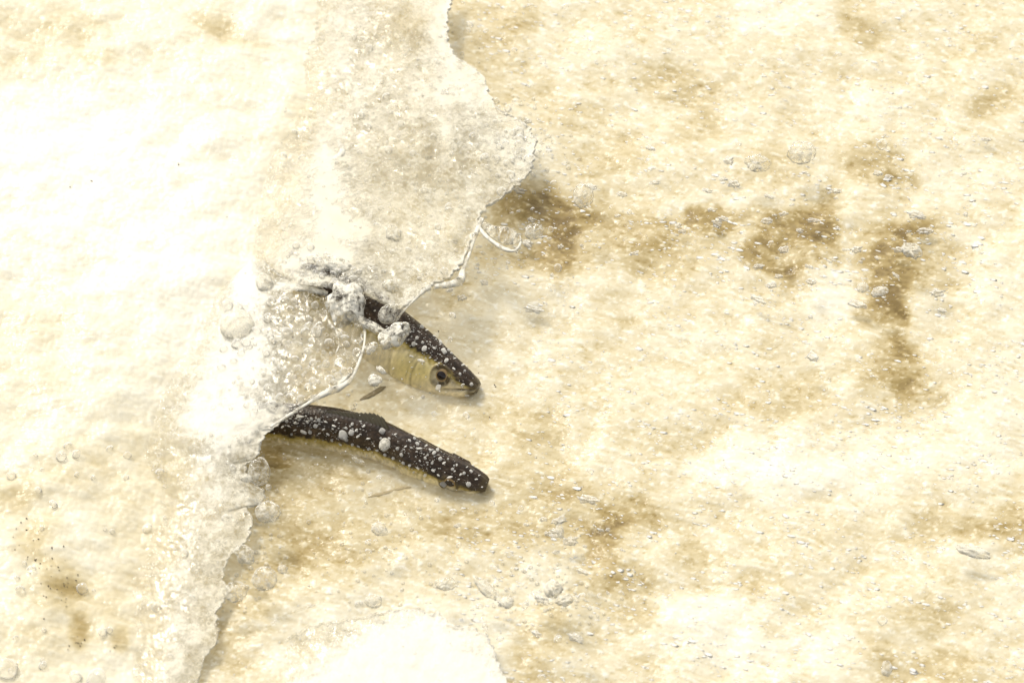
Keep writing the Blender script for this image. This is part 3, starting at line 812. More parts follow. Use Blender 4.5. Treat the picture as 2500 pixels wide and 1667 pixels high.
# dense white foam mass at the lower edge
RIM_C = [(700,1560,.002),(760,1530,.003),(840,1516,.004),(920,1500,.006),(1000,1488,.007),(1050,1496,.008),(1085,1506,.008),(1108,1524,.009),(1150,1532,.009),(1186,1550,.009),(1200,1578,.009),(1210,1604,.009),(1226,1640,.009),(1250,1680,.009),(1290,1740,.006),(1300,1830,.000),(1270,1900,-.006)]
BACK_C = [(690,1780,-.006),(750,1840,-.006),(820,1890,-.006),(900,1930,-.006),(980,1950,-.006),(1060,1955,-.006),(1150,1950,-.006)]
def foamC(px, py, v, d):
    return (0.62 + 0.2 * fbm(px / 40, py / 40, 3, 19) + 0.3 * sstep(0, .2, v)) * sstep(820, 1060, px + 500 * v)
def toneC(px, py, v, d):
    return 1.0 + 0.04 * fbm(px / 36, py / 32, 4, 59)
sheetC, rC, gC, nC = build_sheet('splash_sheet', RIM_C, BACK_C, 360, 80, 0.0020, 0.0010, foamC, toneC, arch=0.007, seed=14, rough=0.0009, lump=5.0)
tag(sheetC, 'dense cream white foam mound with a sharp rounded edge below the speckled fish', 'splash', 'sheets of splashing water')

# ropes of water along the free edges: parts of their sheets
def tube(name, pts, radii, mat, parent=None, wob=1.0, nseg=12, per=10, foam=None, tone=1.0, seed=1):
    n = max(8, len(pts) * per)
    c = catmull([(p[0], p[1], p[2]) for p in pts], n)
    w = np.array([P(*q) for q in c])
    rad = np.interp(np.linspace(0, 1, n), np.linspace(0, 1, len(radii)), radii) * PXM * 0.82
    i = np.arange(n)
    rad = rad * (1 + wob * (0.22 * perlin(i / 5.0, i * 0 + 1.1, seed) + 0.15 * perlin(i / 2.2, i * 0 + 1.1, seed + 1)))
    t = np.gradient(w, axis=0); t /= np.linalg.norm(t, axis=1)[:, None]
    a = np.cross(t, np.array([0, 0, 1.0])); a /= np.linalg.norm(a, axis=1)[:, None]; b = np.cross(a, t)
    ang = np.linspace(0, 2 * math.pi, nseg, endpoint=False)
    X = w[:, None] + rad[:, None, None] * (np.cos(ang)[None, :, None] * a[:, None] + np.sin(ang)[None, :, None] * b[:, None])
    co = X.transpose(1, 0, 2).reshape(-1, 3)
    q = grid_quads(nseg, n, True)
    co = np.vstack([co, w[0], w[-1]])
    N0 = nseg * n
    tr = [(int(((j + 1) % nseg) * n), int(j * n), N0) for j in range(nseg)] + [(int(j * n + n - 1), int(((j + 1) % nseg) * n + n - 1), N0 + 1) for j in range(nseg)]
    f = np.clip((0.55 if foam is None else foam - 0.18) + 0.55 * np.tile(perlin(i / 6.0, i * 0, seed + 6), nseg), 0, 1)
    f = np.concatenate([f, [.5, .5]])
    me = mesh_from(name, co, q, {'foam': f, 'tone': np.full(len(co), tone)}, tris=tr)
    return link(name, me, mat, parent)

tube('rope', [(1176,536,.030),(1168,556,.031),(1158,580,.031),(1146,620,.032),(1130,660,.033),(1124,684,.034),(1100,694,.034),(1060,700,.034),(1040,706,.035),(1016,728,.035),(992,752,.035),(978,768,.036)],
     [9, 8, 5, 4, 5, 13, 11, 8, 9, 4, 3, 2.5], M_SHEET, sheetB, foam=.7, seed=3)
tube('rope', [(1174,540,.030),(1190,556,.031),(1206,566,.032),(1230,574,.033),(1248,580,.034),(1266,586,.034),(1272,588,.034)], [10, 12, 17, 24, 28, 20, 6], M_SHEET, sheetB, wob=.15, nseg=24, per=14, foam=.35, tone=.98, seed=5)
tube('rope', [(1168,552,.031),(1184,574,.032),(1206,592,.033),(1232,608,.034),(1256,612,.034),(1270,596,.034),(1270,576,.034)], [6, 6, 5, 6, 5, 4, 2], M_SHEET, sheetB, foam=.9, seed=6)
tube('rope', [(826,345,.02),(836,372,.021),(812,400,.021),(800,440,.022),(776,470,.023),(770,510,.024),(764,548,.025)], [6, 12, 8, 12, 7, 10, 4], M_SHEET, sheetB, foam=.75, seed=8)
tube('rope', [(1100,262,.022),(1096,300,.023),(1094,340,.023),(1088,390,.024)], [2, 5, 2.5, 2], M_SHEET, sheetB, foam=.8, seed=10)
tube('rope', [(640,672,.027),(672,692,.028),(716,700,.029),(750,704,.03),(776,712,.031),(800,716,.031)], [3, 5, 9, 12, 10, 6], M_SHEET, sheetA, foam=.8, seed=11)
tube('rope', [(660,1042,.030),(720,1004,.031),(790,962,.032),(828,946,.032),(856,926,.032),(874,890,.032),(888,846,.032),(891,806,.032),(886,786,.032)], [5, 4, 4, 8, 12, 5, 4, 3, 4], M_SHEET, sheetA, foam=.8, seed=12)
tube('rope', [(790,752,.031),(806,790,.031),(822,810,.031),(828,840,.031),(818,866,.031)], [3, 4, 2.5, 2, 2], M_SHEET, sheetA, foam=.55, seed=13)
tube('rope', [(1180,1500,.02),(1176,1512,.02),(1184,1526,.02),(1188,1546,.02)], [4, 3, 6, 4], M_SHEET, sheetC, foam=.5, seed=14)
tube('rope', [(790,1468,.01),(700,1500,.01),(650,1530,.01)], [3, 3, 3], M_SHEET, sheetC, foam=.2, seed=15)

# ------------------------------------------------------------------ foam clumps and large drops in front of the fish
def blob_mesh(name, rx, ry, rz, seed, amp=0.12, nu=64, nv=40, foam=.8, tone=.95, drop=0.0, var=.3):
    th = np.linspace(0, 2 * math.pi, nu, endpoint=False); ph = np.linspace(0.02, math.pi - 0.02, nv)
    T, Ph = np.meshgrid(th, ph, indexing='ij')
    x = np.sin(Ph) * np.cos(T); y = np.sin(Ph) * np.sin(T); z = np.cos(Ph)
    r = 1 + amp * fbm(x * 1.6 + z * .7 + seed, y * 1.6 - z * .5, 3, seed) + amp * .16 * perlin(x * 4 + z, y * 4 - z + seed, seed + 4)
    tail = 1 + drop * np.clip(x, 0, 1) ** 6
    nar = 1 - 0.35 * min(drop, 1) * np.clip(x, 0, 1) ** 2
    co = np.stack([rx * r * x * tail, ry * r * y * nar, rz * r * z * nar], -1).reshape(-1, 3)
    f = np.clip(foam * 0.72 + var * fbm(x * 2 + seed, y * 2 + z, 3, seed + 8), 0, 1).ravel()
    f = f * (0.15 + 0.85 * sstep(-0.15, 0.15, z.ravel()))
    t = np.clip(tone + 0.1 * fbm(x * 3 + seed, y * 3 + z, 3, seed + 11), 0, 1).ravel()
    n = nu * nv
    co = np.vstack([co, co.reshape(nu, nv, 3)[:, 0].mean(0), co.reshape(nu, nv, 3)[:, -1].mean(0)])
    tr = [(j * nv, ((j + 1) % nu) * nv, n) for j in range(nu)] + [(((j + 1) % nu) * nv + nv - 1, j * nv + nv - 1, n + 1) for j in range(nu)]
    return mesh_from(name, co, grid_quads(nu, nv, True), {'foam': np.append(f, [.5, .5]), 'tone': np.append(t, [tone, tone])}, tris=tr)

BASIS = Matrix(((R_[0], U_[0], B_[0]), (R_[1], U_[1], B_[1]), (R_[2], U_[2], B_[2])))
def put(o, px, py, h, ang=0):
    o.location = tuple(P(px, py, h))
    o.rotation_euler = (Matrix.Rotation(PITCH * -1 + math.pi / 2, 3, 'X') @ Matrix.Rotation(math.radians(ang), 3, 'Z')).to_euler()
    return o
def clump(px, py, rx, ry, h, ang, seed, label, name='foam_clump', cat='foam', group='clumps of foam flung over the fish', **k):
    o = link(name, blob_mesh(name, rx * PXM, ry * PXM, min(rx, ry) * 0.7 * PXM, seed, **k), M_CLUMP if name == 'foam_clump' else M_DROP)
    put(o, px, py, h, ang)
    return tag(o, label, cat, group)
clump(846, 742, 46, 50, .036, 20, 2, 'largest white foam clump, full of bubbles, covering the middle of the leaping fish', foam=.72, amp=.2, tone=1.0, var=.4)
clump(962, 818, 42, 26, .034, 35, 5, 'blurred white clump of foam behind the head of the leaping fish', foam=.72, amp=.2, tone=1.0, var=.4)
clump(912, 800, 44, 12, .033, -33, 7, 'long thin foam clump lying along the flank of the leaping fish', foam=.6, amp=.2)
clump(905, 850, 20, 12, .032, 40, 8, 'small torn foam clump under the flank of the leaping fish', foam=.6)
clump(915, 928, 17, 15, .03, 0, 9, 'soft round foam clump just above the fin of the leaping fish', foam=.8, amp=.12)
clump(930, 903, 14, 7, .03, -40, 10, 'tiny slanting foam clump between the bright sheet edge and the yellow gill cover', foam=.8, amp=.12)
clump(826, 648, 40, 20, .037, -25, 12, 'bright smooth foam clump above the dark patches of the fish tail', foam=.95, amp=.15)
def drop(px, py, rx, ry, h, ang, seed, label, name='water_drop', group='larger drops flung from the splash', **k):
    o = clump(px, py, rx, ry, h, ang, seed, label, name, 'drop', group, **k)
    return o
drop(952, 766, 30, 24, .037, 28, 21, 'largest clear teardrop hanging from the rope over the dark back of the leaping fish', foam=.42, tone=.9, drop=.55, amp=.04, var=.2)
drop(1424, 478, 25, 31, .03, 0, 22, 'heart shaped clear drop above the brown pool in the middle of the water', foam=.45, amp=.12)
drop(1303, 566, 22, 20, .03, 15, 23, 'round lumpy drop just past the bulb end of the splash rope', foam=.5, amp=.12)
drop(939, 1085, 13, 16, .032, -15, 24, 'largest pale drop on the back of the speckled fish', foam=.75, amp=.08)
drop(872, 1121, 15, 8, .02, -30, 25, 'small clear teardrop under the belly of the speckled fish', foam=.3, drop=.6, amp=.05)
drop(925, 1290, 19, 16, .02, -30, 26, 'white pear shaped drop in the brown water below the speckled fish', foam=.7, drop=.3, amp=.12)
drop(654, 1250, 30, 26, .02, 10, 27, 'clear frothy drop tucked under the lobed edge of the splash sheet', foam=.55, amp=.1)
drop(646, 1412, 29, 29, .018, 60, 28, 'round clear drop floating alone in the shade below the splash sheet', foam=.45, amp=.07)
drop(576, 1443, 29, 22, .018, 15, 29, 'twin lobed frothy drop at the edge of the surge, lowest of its cluster', foam=.5, amp=.2)
drop(597, 1352, 20, 24, .019, 40, 30, 'pale frothy drop clinging to the edge of the surge above the twin lobed drop', foam=.55, amp=.22)
drop(633, 1152, 26, 34, .02, 0, 31, 'pale milky drop in the shade beside the tail end of the speckled fish', foam=.35, amp=.08, var=.15)
drop(601, 1167, 16, 10, .023, -10, 32, 'bright curled drop at the sheet edge beside the pale milky drop', foam=.75, amp=.2)
drop(655, 1190, 7, 9, .02, 0, 33, 'tiny clear drop hanging under the pale milky drop', foam=.4)
drop(690, 1389, 12, 11, .018, 0, 34, 'small hollow drop beside the round clear drop', foam=.55, amp=.12)
drop(1186, 1436, 34, 14, .018, -42, 35, 'long frothy drop above the sharp corner of the foam mound', foam=.7, amp=.2)
drop(1238, 1470, 16, 14, .018, 0, 36, 'blurred white drop right of the long frothy drop', foam=.8, amp=.1)
drop(912, 1466, 20, 17, .018, 0, 37, 'faint milky drop over the top of the foam mound', foam=.6, amp=.12)
drop(1090, 1425, 24, 16, .018, 0, 38, 'milky double drop left of the long frothy drop', foam=.65, amp=.2)
drop(1350, 1436, 22, 22, .02, -30, 39, 'ragged white drop at the tip of the pale triangle of foam', foam=.85, amp=.25)
drop(1378, 1464, 20, 13, .02, 10, 40, 'ragged white drop just below and touching the tip of the pale foam triangle', foam=.85, amp=.25)
drop(1367, 1296, 9, 18, .02, 15, 41, 'twisted upright drop in the golden water right of the speckled fish', foam=.6, amp=.2)
drop(1957, 372, 36, 30, .02, 10, 42, 'large pale blurred drop in the upper golden water', foam=.5, amp=.1)
drop(1850, 398, 32, 20, .02, -10, 43, 'pale ragged drop left of the large pale blurred drop', foam=.5, amp=.2)
drop(2148, 712, 22, 13, .02, 15, 44, 'bright oval drop low in the darkest brown pool', foam=.7, amp=.15)
drop(2106, 702, 15, 13, .02, 0, 45, 'round drop on the rim of the darkest brown pool', foam=.6, amp=.1)
drop(2225, 612, 26, 18, .02, -20, 46, 'bright white splash drop crossing the darkest brown pool', foam=.85, amp=.25)
drop(2165, 1632, 13, 18, .02, 0, 47, 'small bright drop near the bottom edge of the golden water', foam=.7, amp=.2)
drop(2375, 1345, 44, 13, .012, -16, 48, 'long white glinting drop in the yellow shallows', foam=.95, amp=.2)
drop(580, 795, 42, 40, .026, 0, 49, 'big pale milky drop at the foamy end of the bubble window', foam=.5, amp=.06, var=.15)
drop(645, 690, 20, 24, .03, 30, 50, 'pear shaped drop with a ring on the upper lip of the bubble window', foam=.65, amp=.1)
drop(868, 700, 18, 12, .037, 0, 51, 'clear ringed drop just left of the rope over the fish back', foam=.4, amp=.12)
drop(954, 698, 20, 15, .037, -20, 52, 'frothy ringed drop above the largest teardrop', foam=.5, amp=.15)
drop(960, 570, 18, 22, .036, 20, 53, 'bright crescent drop in the middle of the frothy upper sheet', foam=.6, amp=.15)

# ------------------------------------------------------------------ ring bubbles and small drops
def shell_mesh(name, seg=28, rings=18, squash=0.9, k=0.0, rag=0.0, seed=3):
    v = []; f = []; tr = []
    for i in range(1, rings):
        a = i / rings * math.pi
        for j in range(seg):
            b = j / seg * 2 * math.pi
            w = 1 + k * math.cos(2 * b)
            v.append((math.sin(a) * math.cos(b) * w, math.sin(a) * math.sin(b) / w, math.cos(a) * squash))
    n = len(v); v += [(0, 0, squash), (0, 0, -squash)]
    for i in range(rings - 2):
        for j in range(seg):
            f.append((i * seg + j, (i + 1) * seg + j, (i + 1) * seg + (j + 1) % seg, i * seg + (j + 1) % seg))
    for j in range(seg):
        tr.append((j, (j + 1) % seg, n)); b0 = (rings - 2) * seg
        tr.append((b0 + (j + 1) % seg, b0 + j, n + 1))
    v = np.array(v)
    if rag: v = v * (1 + rag * perlin(v[:, 0] * 1.7 + v[:, 2], v[:, 1] * 1.7 + seed, seed) + rag * .5 * perlin(v[:, 0] * 4, v[:, 1] * 4 + v[:, 2] + seed, seed + 1))[:, None]
    return mesh_from(name, v, f, {'film': 0.06 + 0.94 * sstep(-0.25, 0.1, v[:, 2] / squash)}, tris=tr)
BUB = [shell_mesh('bubble', 28, 18, .7, k) for k in (0.0, 0.06, -0.05, 0.12)]
for b in BUB: b.materials.append(M_BUBBLE)
PALE = [shell_mesh('droplet', 20, 12, .45, k) for k in (0.0, 0.1, -0.12, 0.2)]
for b in PALE: b.materials.append(M_PALE)

def tree_of(objs):
    vs_, fs = [], []
    dg = bpy.context.evaluated_depsgraph_get()
    for o in objs:
        base = len(vs_)
        m = o.matrix_world if o.parent is None else o.parent.matrix_basis @ o.matrix_basis
        vs_ += [m @ v.co for v in o.data.vertices]
        fs += [[base + i for i in p.vertices] for p in o.data.polygons]
    return BVHTree.FromPolygons(vs_, fs)
T_SHEETS = tree_of([sheetA, sheetB, sheetC])
T_FISH = tree_of([body1, body2])
def cast(tree, px, py):
    d = R_ * ((px - 1250.0) / FPX) + U_ * ((833.5 - py) / FPX) - B_
    d = Vector(tuple(d / np.linalg.norm(d)))
    hit = tree.ray_cast(Vector(tuple(CAM)), d)
    return (hit[0], d) if hit[0] is not None else (None, d)

def ball(name, meshes, px, py, r, where, label, group, cat, float_h=None, prop=None):
    me = random.choice(meshes)
    o = bpy.data.objects.new(name, me); C.objects.link(o)
    r = r * PXM
    if float_h is not None:
        p = P(px, py, float_h)
    else:
        hit, d = cast(where, px, py) if where is not None else (None, None)
        if hit is None:
            p = on_water(px, py); p = np.array(p) + B_ * r * 0.6
        else:
            p = np.array(hit) - np.array(d) * r * 0.55
    o.location = tuple(p)
    s = r * random.uniform(.94, 1.06)
    o.scale = (s * random.uniform(.93, 1.07), s, s)
    o.rotation_euler = (math.pi / 2 - PITCH, 0, random.uniform(0, 6.28))
    tag(o, label, cat, group)
    return o

# rings in the clear window of the main sheet (measured one by one)
WIN = [(661,735,10),(696,732,9),(719,737,9),(690,728,7),(679,746,7),(675,758,8),(687,762,6),(709,753,7),(726,750,5),(769,745,7),(652,772,8),(635,783,10),(654,781,7),(670,781,10),(711,777,7),(734,781,7),(755,779,7),(752,793,8),
       (778,792,7),(745,808,9),(773,810,11),(699,809,12),(698,787,6),(626,806,9),(647,810,8),(660,821,8),(665,833,8),(761,830,7),(801,834,8),(829,816,5),(842,824,8),(846,840,7),(871,860,9),(750,855,6),(694,865,9),(720,875,8),
       (675,882,7),(764,885,8),(778,883,4),(796,888,7),(778,896,4),(729,897,7),(693,901,6),(683,893,5),(827,884,9),(838,905,8),(855,905,7),(825,918,8),(805,922,9),(815,932,7),(763,929,8),(776,932,5),(752,943,8),(651,945,8),
       (682,968,8),(709,965,8),(733,974,8),(661,986,10),(600,987,6),(622,1000,6),(556,745,12),(582,747,9),(598,749,6),(614,762,6),(600,835,9),(577,838,10),(545,850,9),(588,860,8),(650,862,8),(640,930,7),(670,905,6),(540,895,8),
       (570,880,7),(610,845,6),(560,820,7),(615,930,6),(700,930,5),(720,920,4),(740,915,4),(790,860,4),(812,800,4),(705,835,4),(735,840,4)]
for x, y, r in WIN:
    ball('bubble', BUB, x, y, r * 1.25, T_SHEETS, 'small clear ring bubble in the window of the splash sheet left of the fish', 'ring bubbles in the window of the splash sheet', 'bubble')
# bubbles packed in the frothy upper sheet
n = 0
while n < 75:
    x = random.uniform(690, 1180); y = random.uniform(90, 680)
    if y < 250 and x < 830: continue
    hit, _ = cast(T_SHEETS, x, y)
    if hit is None: continue
    ball('bubble', BUB, x, y, random.choice([3.5, 4, 5, 5, 6, 7, 8, 10]), T_SHEETS, 'tiny bubble among the many in the frothy upper splash sheet', 'fine bubbles of the upper splash sheet', 'bubble'); n += 1
n = 0
while n < 50:
    x = random.uniform(10, 600); y = random.uniform(1080, 1660)
    if left_of_front(x, y) < 10: continue
    ball('bubble', BUB, x, y, random.choice([5, 6, 7, 8, 9, 11, 14]), T_SHEETS, 'clear bubble on the pale surge in the lower left', 'bubbles on the pale surge', 'bubble'); n += 1
ball('bubble', BUB, 19, 1631, 27, None, 'largest hollow bubble at the bottom left corner of the surge', None, 'bubble')
ball('bubble', BUB, 236, 1655, 25, None, 'large hollow bubble on the bottom edge of the surge, second from the corner', None, 'bubble')
ball('bubble', BUB, 185, 1650, 16, None, 'middle sized bubble left of the large one on the bottom edge of the surge', None, 'bubble')
# hollow drops over the open water
RINGS = [(1147,60,10),(1143,74,8),(1186,76,7),(1131,8,6),(1295,15,9),(1256,122,8),(1325,150,8),(1211,247,8),(1218,262,6),(1380,16,10),(1670,128,6),(1803,351,8),(1457,388,6),(1351,446,8),(1362,654,11),(1380,561,5),(1492,505,6),
         (1537,518,7),(1882,593,7),(2153,353,14),(2185,356,5),(2047,133,8),(1441,1149,9),(1420,1455,10),(1436,1479,6),(1362,1559,10),(1322,1652,9),(1516,1447,7),(2138,1205,7),(1891,1088,4),(1468,1594,6),(1463,1453,7),(1303,1447,8),
         (1282,1477,8),(2154,1514,11),(899,1322,8),(899,1346,9),(952,1344,5),(917,1320,5),(1170,1479,9),(1182,1526,6),(1221,1559,9),(1138,1014,9),(1106,1248,9),(1202,1227,7),(1272,1240,7),(1105,770,10),(1100,708,6),(1099,828,7),
         (1240,640,6),(1290,600,5),(1330,590,5),(1345,560,7),(1270,480,5),(1300,510,5),(1250,520,4),(1060,1010,6),(905,1205,6),(925,1165,7),(1130,940,5),(1005,970,5),(850,965,6),(1045,1262,6),(1120,1330,7),(1250,1390,6),(1015,1300,6)]
MARKS = [(1160, 70, 'beside the top of the upper splash sheet'), (1215, 255, 'off the shoulder of the upper splash sheet'), (1320, 570, 'over the brown pool by the bulb ended rope'), (1110, 760, 'behind the head of the leaping fish'),
         (1030, 970, 'between the two fish'), (920, 1325, 'below the belly of the speckled fish'), (1180, 1490, 'above the corner of the foam mound'), (1230, 1240, 'below the snout of the speckled fish'), (1400, 1480, 'over the ragged tip of the pale foam'),
         (1950, 590, 'over the dark brown pools'), (2170, 355, 'over the brown patch above the darkest pool'), (2000, 1150, 'over the bright foam bank'), (2150, 1560, 'over the yellow shallows near the bottom'), (1500, 450, 'over the golden water above the pools'), (1700, 130, 'over the pale water along the top edge')]
for x, y, r in RINGS:
    m = min(MARKS, key=lambda q: (q[0] - x) ** 2 + (q[1] - y) ** 2)[2]
    ball('water_drop', BUB, x, y, r, None, 'small hollow ring shaped drop ' + m, 'ring shaped drops ' + m, 'drop', float_h=random.uniform(.008, .03))
for k in range(45):
    a = random.gauss(0, 1); b = random.gauss(0, 1)
    x, y = 1262 + 38 * a, 366 + 46 * b
    ball('bubble', BUB, x, y, random.choice([4, 5, 6, 7, 9, 12]), T_SHEETS, 'bubble in the froth at the outermost bulge of the upper splash sheet', 'froth bubbles at the bulge of the upper splash sheet', 'bubble')
def splash_drops(n, cx, cy, sx, sy, lab, grp):
    for _ in range(n):
        x = random.gauss(cx, sx); y = random.gauss(cy, sy)
        o = ball('water_drop', SPLASH, x, y, random.choice([3, 3.5, 4, 5, 6, 7, 9, 12]), None, lab, grp, 'drop', float_h=random.uniform(.004, .022))
        o.rotation_euler[2] = math.radians(random.gauss(-14, 16)); o.scale[0] *= random.uniform(1.0, 2.1); o.scale[1] *= random.uniform(.65, .95)
SPLASH = [shell_mesh('drop', 26, 16, .6, 0, .55, 3 + q) for q in range(9)]
for b in SPLASH: b.materials.append(M_SPLASH)
splash_drops(80, 1960, 560, 250, 95, 'milky streaked droplet flung up over the brown pools', 'streaked droplets over the brown pools')
splash_drops(34, 1390, 1390, 90, 120, 'milky droplet over the golden water right of the foam mound', 'milky droplets right of the foam mound')
splash_drops(30, 1230, 560, 110, 110, 'milky droplet thrown off the outer edge of the upper splash sheet', 'milky droplets beside the upper splash sheet')
# the finest bubbles, past counting
fine = []
def fine_bubbles(n, fx, tree):
    for _ in range(n):
        x, y = fx()
        h, d = cast(tree, x, y)
        r = random.choice([2.2, 2.6, 3.2, 4, 5]) * PXM
        p = np.array(h) - np.array(d) * r * .5 if h is not None else on_water(x, y) + B_ * r * .5
        fine.append((p, r))
fine_bubbles(330, lambda: (random.uniform(680, 1190), random.uniform(60, 690)), T_SHEETS)
fine_bubbles(170, lambda: (random.gauss(1250, 60), random.gauss(350, 60)), T_SHEETS)
fine_bubbles(120, lambda: (random.uniform(545, 880), random.uniform(700, 1000)), T_SHEETS)
fine_bubbles(110, lambda: (random.gauss(960, 120), random.gauss(1330, 110)), T_SHEETS)
fine_bubbles(120, lambda: (random.gauss(1330, 90), random.gauss(1450, 50)), T_SHEETS)
fine_bubbles(90, lambda: (random.gauss(800, 60), random.gauss(665, 22)), T_SHEETS)
fine_bubbles(120, lambda: (random.gauss(620, 40), random.uniform(1050, 1500)), T_SHEETS)
sh = shell_mesh('shell', 12, 8, .7)
sv = np.empty(len(sh.vertices) * 3, np.float32); sh.vertices.foreach_get('co', sv); sv = sv.reshape(-1, 3)
sq = np.array([tuple(p.vertices) for p in sh.polygons if len(p.vertices) == 4]); st3 = np.array([tuple(p.vertices) for p in sh.polygons if len(p.vertices) == 3])
ROT = np.stack([R_, U_, B_], 1)
fv = np.vstack([(sv * r) @ ROT.T + p for p, r in fine])
fq = np.vstack([sq + k * len(sv) for k in range(len(fine))]); ft = np.vstack([st3 + k * len(sv) for k in range(len(fine))])
tag(link('fine_bubbles', mesh_from('fine_bubbles', fv, fq, {'film': np.tile(0.06 + 0.94 * sstep(-0.25, 0.1, sv[:, 2] / .7), len(fine))}, tris=ft), M_BUBBLE), 'finest ring bubbles frothing over the splash sheets', kind='stuff')
# droplets beading on the two fish
DOT2 = [(741,1055,9),(757,1055,5),(733,1018,8),(721,1032,4),(838,1062,12),(858,1056,8),(844,1072,7),(874,1065,5),(899,1071,5),(933,1052,7),(910,1083,3),(1024,1095,6),(1019,1083,5),(1057,1149,5),(1083,1180,8),(1098,1165,6),(1144,1182,6),
        (1075,1120,5),(1084,1130,5),(1010,1152,4),(1038,1160,5),(1020,1143,4),(1038,1118,4),(1105,1145,4),(1125,1158,4),(1133,1155,4),(1150,1150,4),(1163,1170,4),(1155,1136,4),(1140,1140,3),(1094,1120,3),(1120,1170,3),(1000,1136,4),
        (1060,1105,6),(1068,1098,5),(1050,1098,4),(1040,1088,4),(915,1025,5),(905,1018,4),(928,1030,3),(888,1040,4),(870,1050,4),(880,1060,3),(860,1035,4),(845,1045,4),(800,1060,5),(790,1048,4),(780,1058,4),(770,1040,5),(815,1040,5),
        (720,1050,4),(705,1040,4),(700,1028,4),(690,1042,5),(712,1060,3),(750,1030,4),(760,1022,4),(778,1025,5),(795,1030,4),(820,1025,4),(900,1095,4),(920,1100,4),(940,1110,4),(960,1118,4),(980,1110,5),(970,1095,4),(990,1090,4),
        (950,1070,4),(965,1060,4),(1000,1075,5),(1012,1070,4),(860,1085,4),(830,1085,5),(875,1090,4),(810,1075,4),(895,1110,3),(930,1070,3),(985,1130,4),(1025,1125,3),(1055,1130,3),(1070,1160,4),(1115,1135,3),(1110,1150,3),(1170,1160,3)]
for x, y, r in DOT2:
    ball('droplet', PALE, x, y, r, T_FISH, 'pale bead of water on the dark back of the speckled fish', 'beads of water on the speckled fish', 'drop')
DOT1 = [(1028,881,9),(1070,946,8),(1084,857,8),(1036,851,8),(1032,836,4),(1030,798,6),(1042,806,5),(1130,891,5),(1151,938,5),(1140,966,6),(1140,895,3),(1095,855,4),(1102,862,4),(1018,825,5),(1010,840,6),(1076,836,5),(1074,832,4),
        (965,797,4),(974,806,4),(907,716,6),(1033,968,5),(1006,897,4),(1005,870,6),(1090,880,7),(1123,913,4),(1108,900,4),(1060,850,5),(1050,835,3),(1000,810,4),(985,790,5),(1060,820,4),(1110,875,4),(1135,905,3),(960,900,4),(1050,960,4)]
for x, y, r in DOT1:
    ball('droplet', PALE, x, y, r, T_FISH, 'pale bead of water on the head of the leaping fish', 'beads of water on the leaping fish', 'drop')
items = []
for lo, hi, ylo, yhi, nn in [(640, 1190, 1000, 1200, 520), (890, 1160, 700, 960, 300)]:
    k = 0
    while k < nn:
        x = RNG.uniform(lo, hi); y = RNG.uniform(ylo, yhi); k += 1
        if fbm(np.array([x / 60]), np.array([y / 30]), 3, 171)[0] + RNG.normal(0, .35) < -0.05: continue
        h, d = cast(T_FISH, x, y)
        if h is None: continue
        r = RNG.choice([.8, 1.0, 1.3, 1.7, 2.3], p=[.34, .3, .2, .12, .04]) * PXM
        items.append((np.array(h), r * RNG.uniform(1, 1.6), r, r * .6, RNG.uniform(0, 3)))
for cx_, cy_, sx_, sy_, nn in [(718, 1016, 22, 10, 60), (768, 1030, 26, 9, 60), (836, 1052, 20, 12, 45), (1010, 1096, 26, 9, 40), (1000, 1138, 40, 7, 40), (1062, 1108, 18, 10, 25), (1010, 800, 16, 12, 40), (1060, 850, 24, 16, 50)]:
    for _ in range(nn):
        h, d = cast(T_FISH, RNG.normal(cx_, sx_), RNG.normal(cy_, sy_))
        if h is None: continue
        r = RNG.choice([.8, 1.2, 1.8, 2.6], p=[.4, .3, .2, .1]) * PXM
        items.append((np.array(h), r * RNG.uniform(1, 1.7), r, r * .5, RNG.uniform(-.6, .3)))
BEADS = items
# bubbles crowding the gap over the dark tail of the upper fish
for k in range(30):
    x = random.uniform(735, 885); y = 640 + (x - 735) * 0.28 + random.uniform(-22, 40)
    ball('bubble', BUB, x, y, random.choice([4, 5, 6, 8, 10]), T_SHEETS, 'ring bubble clustered over the dark tail of the leaping fish', 'ring bubbles over the tail of the leaping fish', 'bubble')

# ------------------------------------------------------------------ foam flecks and modelled sun glints on the current, and fine spray
def ico():
    t = (1 + 5 ** .5) / 2
    v = np.array([(-1,t,0),(1,t,0),(-1,-t,0),(1,-t,0),(0,-1,t),(0,1,t),(0,-1,-t),(0,1,-t),(t,0,-1),(t,0,1),(-t,0,-1),(-t,0,1)], float)
    v /= np.linalg.norm(v[0])
    f = [(0,11,5),(0,5,1),(0,1,7),(0,7,10),(0,10,11),(1,5,9),(5,11,4),(11,10,2),(10,7,6),(7,1,8),(3,9,4),(3,4,2),(3,2,6),(3,6,8),(3,8,9),(4,9,5),(2,4,11),(6,2,10),(8,6,7),(9,8,1)]
    return v, np.array(f)
IV, IF = ico()
def scatter(name, items, mat):
    """items: (centre, rx, ry, rz, angle on the water plane)"""
    co, tr = [], []
    for k, (c, rx, ry, rz, a) in enumerate(items):
        v = IV * np.array([rx, ry, rz]) * (1 + 0.15 * RNG.standard_normal((12, 1)))
        ca, sa = math.cos(a), math.sin(a)
        v = np.stack([v[:, 0] * ca - v[:, 1] * sa, v[:, 0] * sa + v[:, 1] * ca, v[:, 2]], 1)
        co.append(v + c); tr.append(IF + 12 * k)
    return link(name, mesh_from(name, np.vstack(co), None, {'film': np.ones(12 * len(items))}, tris=np.vstack(tr)), mat)
tag(scatter('fine_beads', BEADS, M_PALE), 'fine white specks of water wetting the backs of both fish', kind='stuff')
items = []
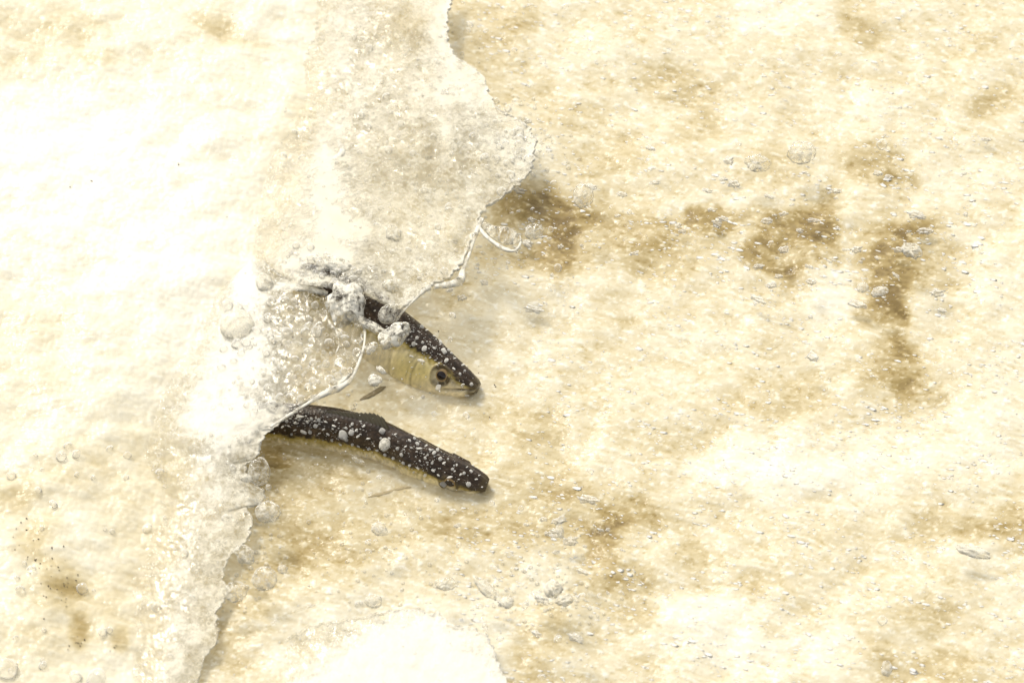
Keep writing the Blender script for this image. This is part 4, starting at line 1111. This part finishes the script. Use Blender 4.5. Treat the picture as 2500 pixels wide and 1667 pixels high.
while len(items) < 6500:
    x = RNG.uniform(1060, 2540); y = RNG.uniform(-30, 1700)
    if left_of_front(x, y) > -60: continue
    m = fbm(np.array([x / 140]), np.array([y / 110]), 3, 151)[0]
    if RNG.uniform() > 0.35 + 0.7 * m: continue
    if x < 1290 and 700 < y < 1230: continue
    p = on_water(x, y)
    l = RNG.choice([2, 2.6, 3.4, 4.5, 6, 8, 12], p=[.2, .22, .2, .16, .13, .07, .02]); w = l * RNG.uniform(.28, .5)
    items.append((p + np.array([0, 0, .00005]), l * PXM, w * PXM, w * .16 * PXM, -math.radians(RNG.normal(14, 9))))
tag(scatter('glint_foam_flecks', items, M_FLECK), 'white flecks of foam and painted sun glints drawn out along the current', kind='stuff')  # white grains also imitate drawn-out sun glints
items = []
while len(items) < 2600:
    x = RNG.uniform(500, 2520); y = RNG.uniform(-20, 1690)
    if RNG.uniform() > (0.9 if x < 1400 else 0.4): continue
    if left_of_front(x, y) > 40 and RNG.uniform() > .25: continue
    r = RNG.choice([.7, .9, 1.2, 1.6, 2.2], p=[.3, .3, .22, .12, .06]) * PXM
    items.append((P(x, y, RNG.uniform(.004, .045)), r, r, r, 0))
tag(scatter('spray', items, M_FLECK), 'fine white spray hanging over the water and both fish', kind='stuff')
items = []
for x, y, n, s in [(150, 1440, 26, 34), (185, 1565, 9, 12), (290, 1572, 9, 12), (60, 1300, 14, 40), (110, 1370, 16, 26), (438, 400, 2, 4), (225, 442, 2, 3), (172, 455, 2, 3), (1165, 900, 2, 16), (1200, 950, 3, 30), (1070, 806, 1, 2), (700, 860, 5, 50), (760, 850, 6, 40)]:
    for _ in range(n):
        xx, yy = x + RNG.normal(0, s), y + RNG.normal(0, s * .8)
        h, d = cast(T_SHEETS, xx, yy)
        p = np.array(h) + B_ * .0004 if h is not None else on_water(xx, yy) + B_ * .0004
        r = RNG.uniform(.6, 1.9) * PXM
        items.append((p, r * RNG.uniform(1, 1.8), r, r * .6, RNG.uniform(0, 3)))
tag(scatter('grit', items, M_GRIT), 'dark grains of grit carried in the surge', kind='stuff')
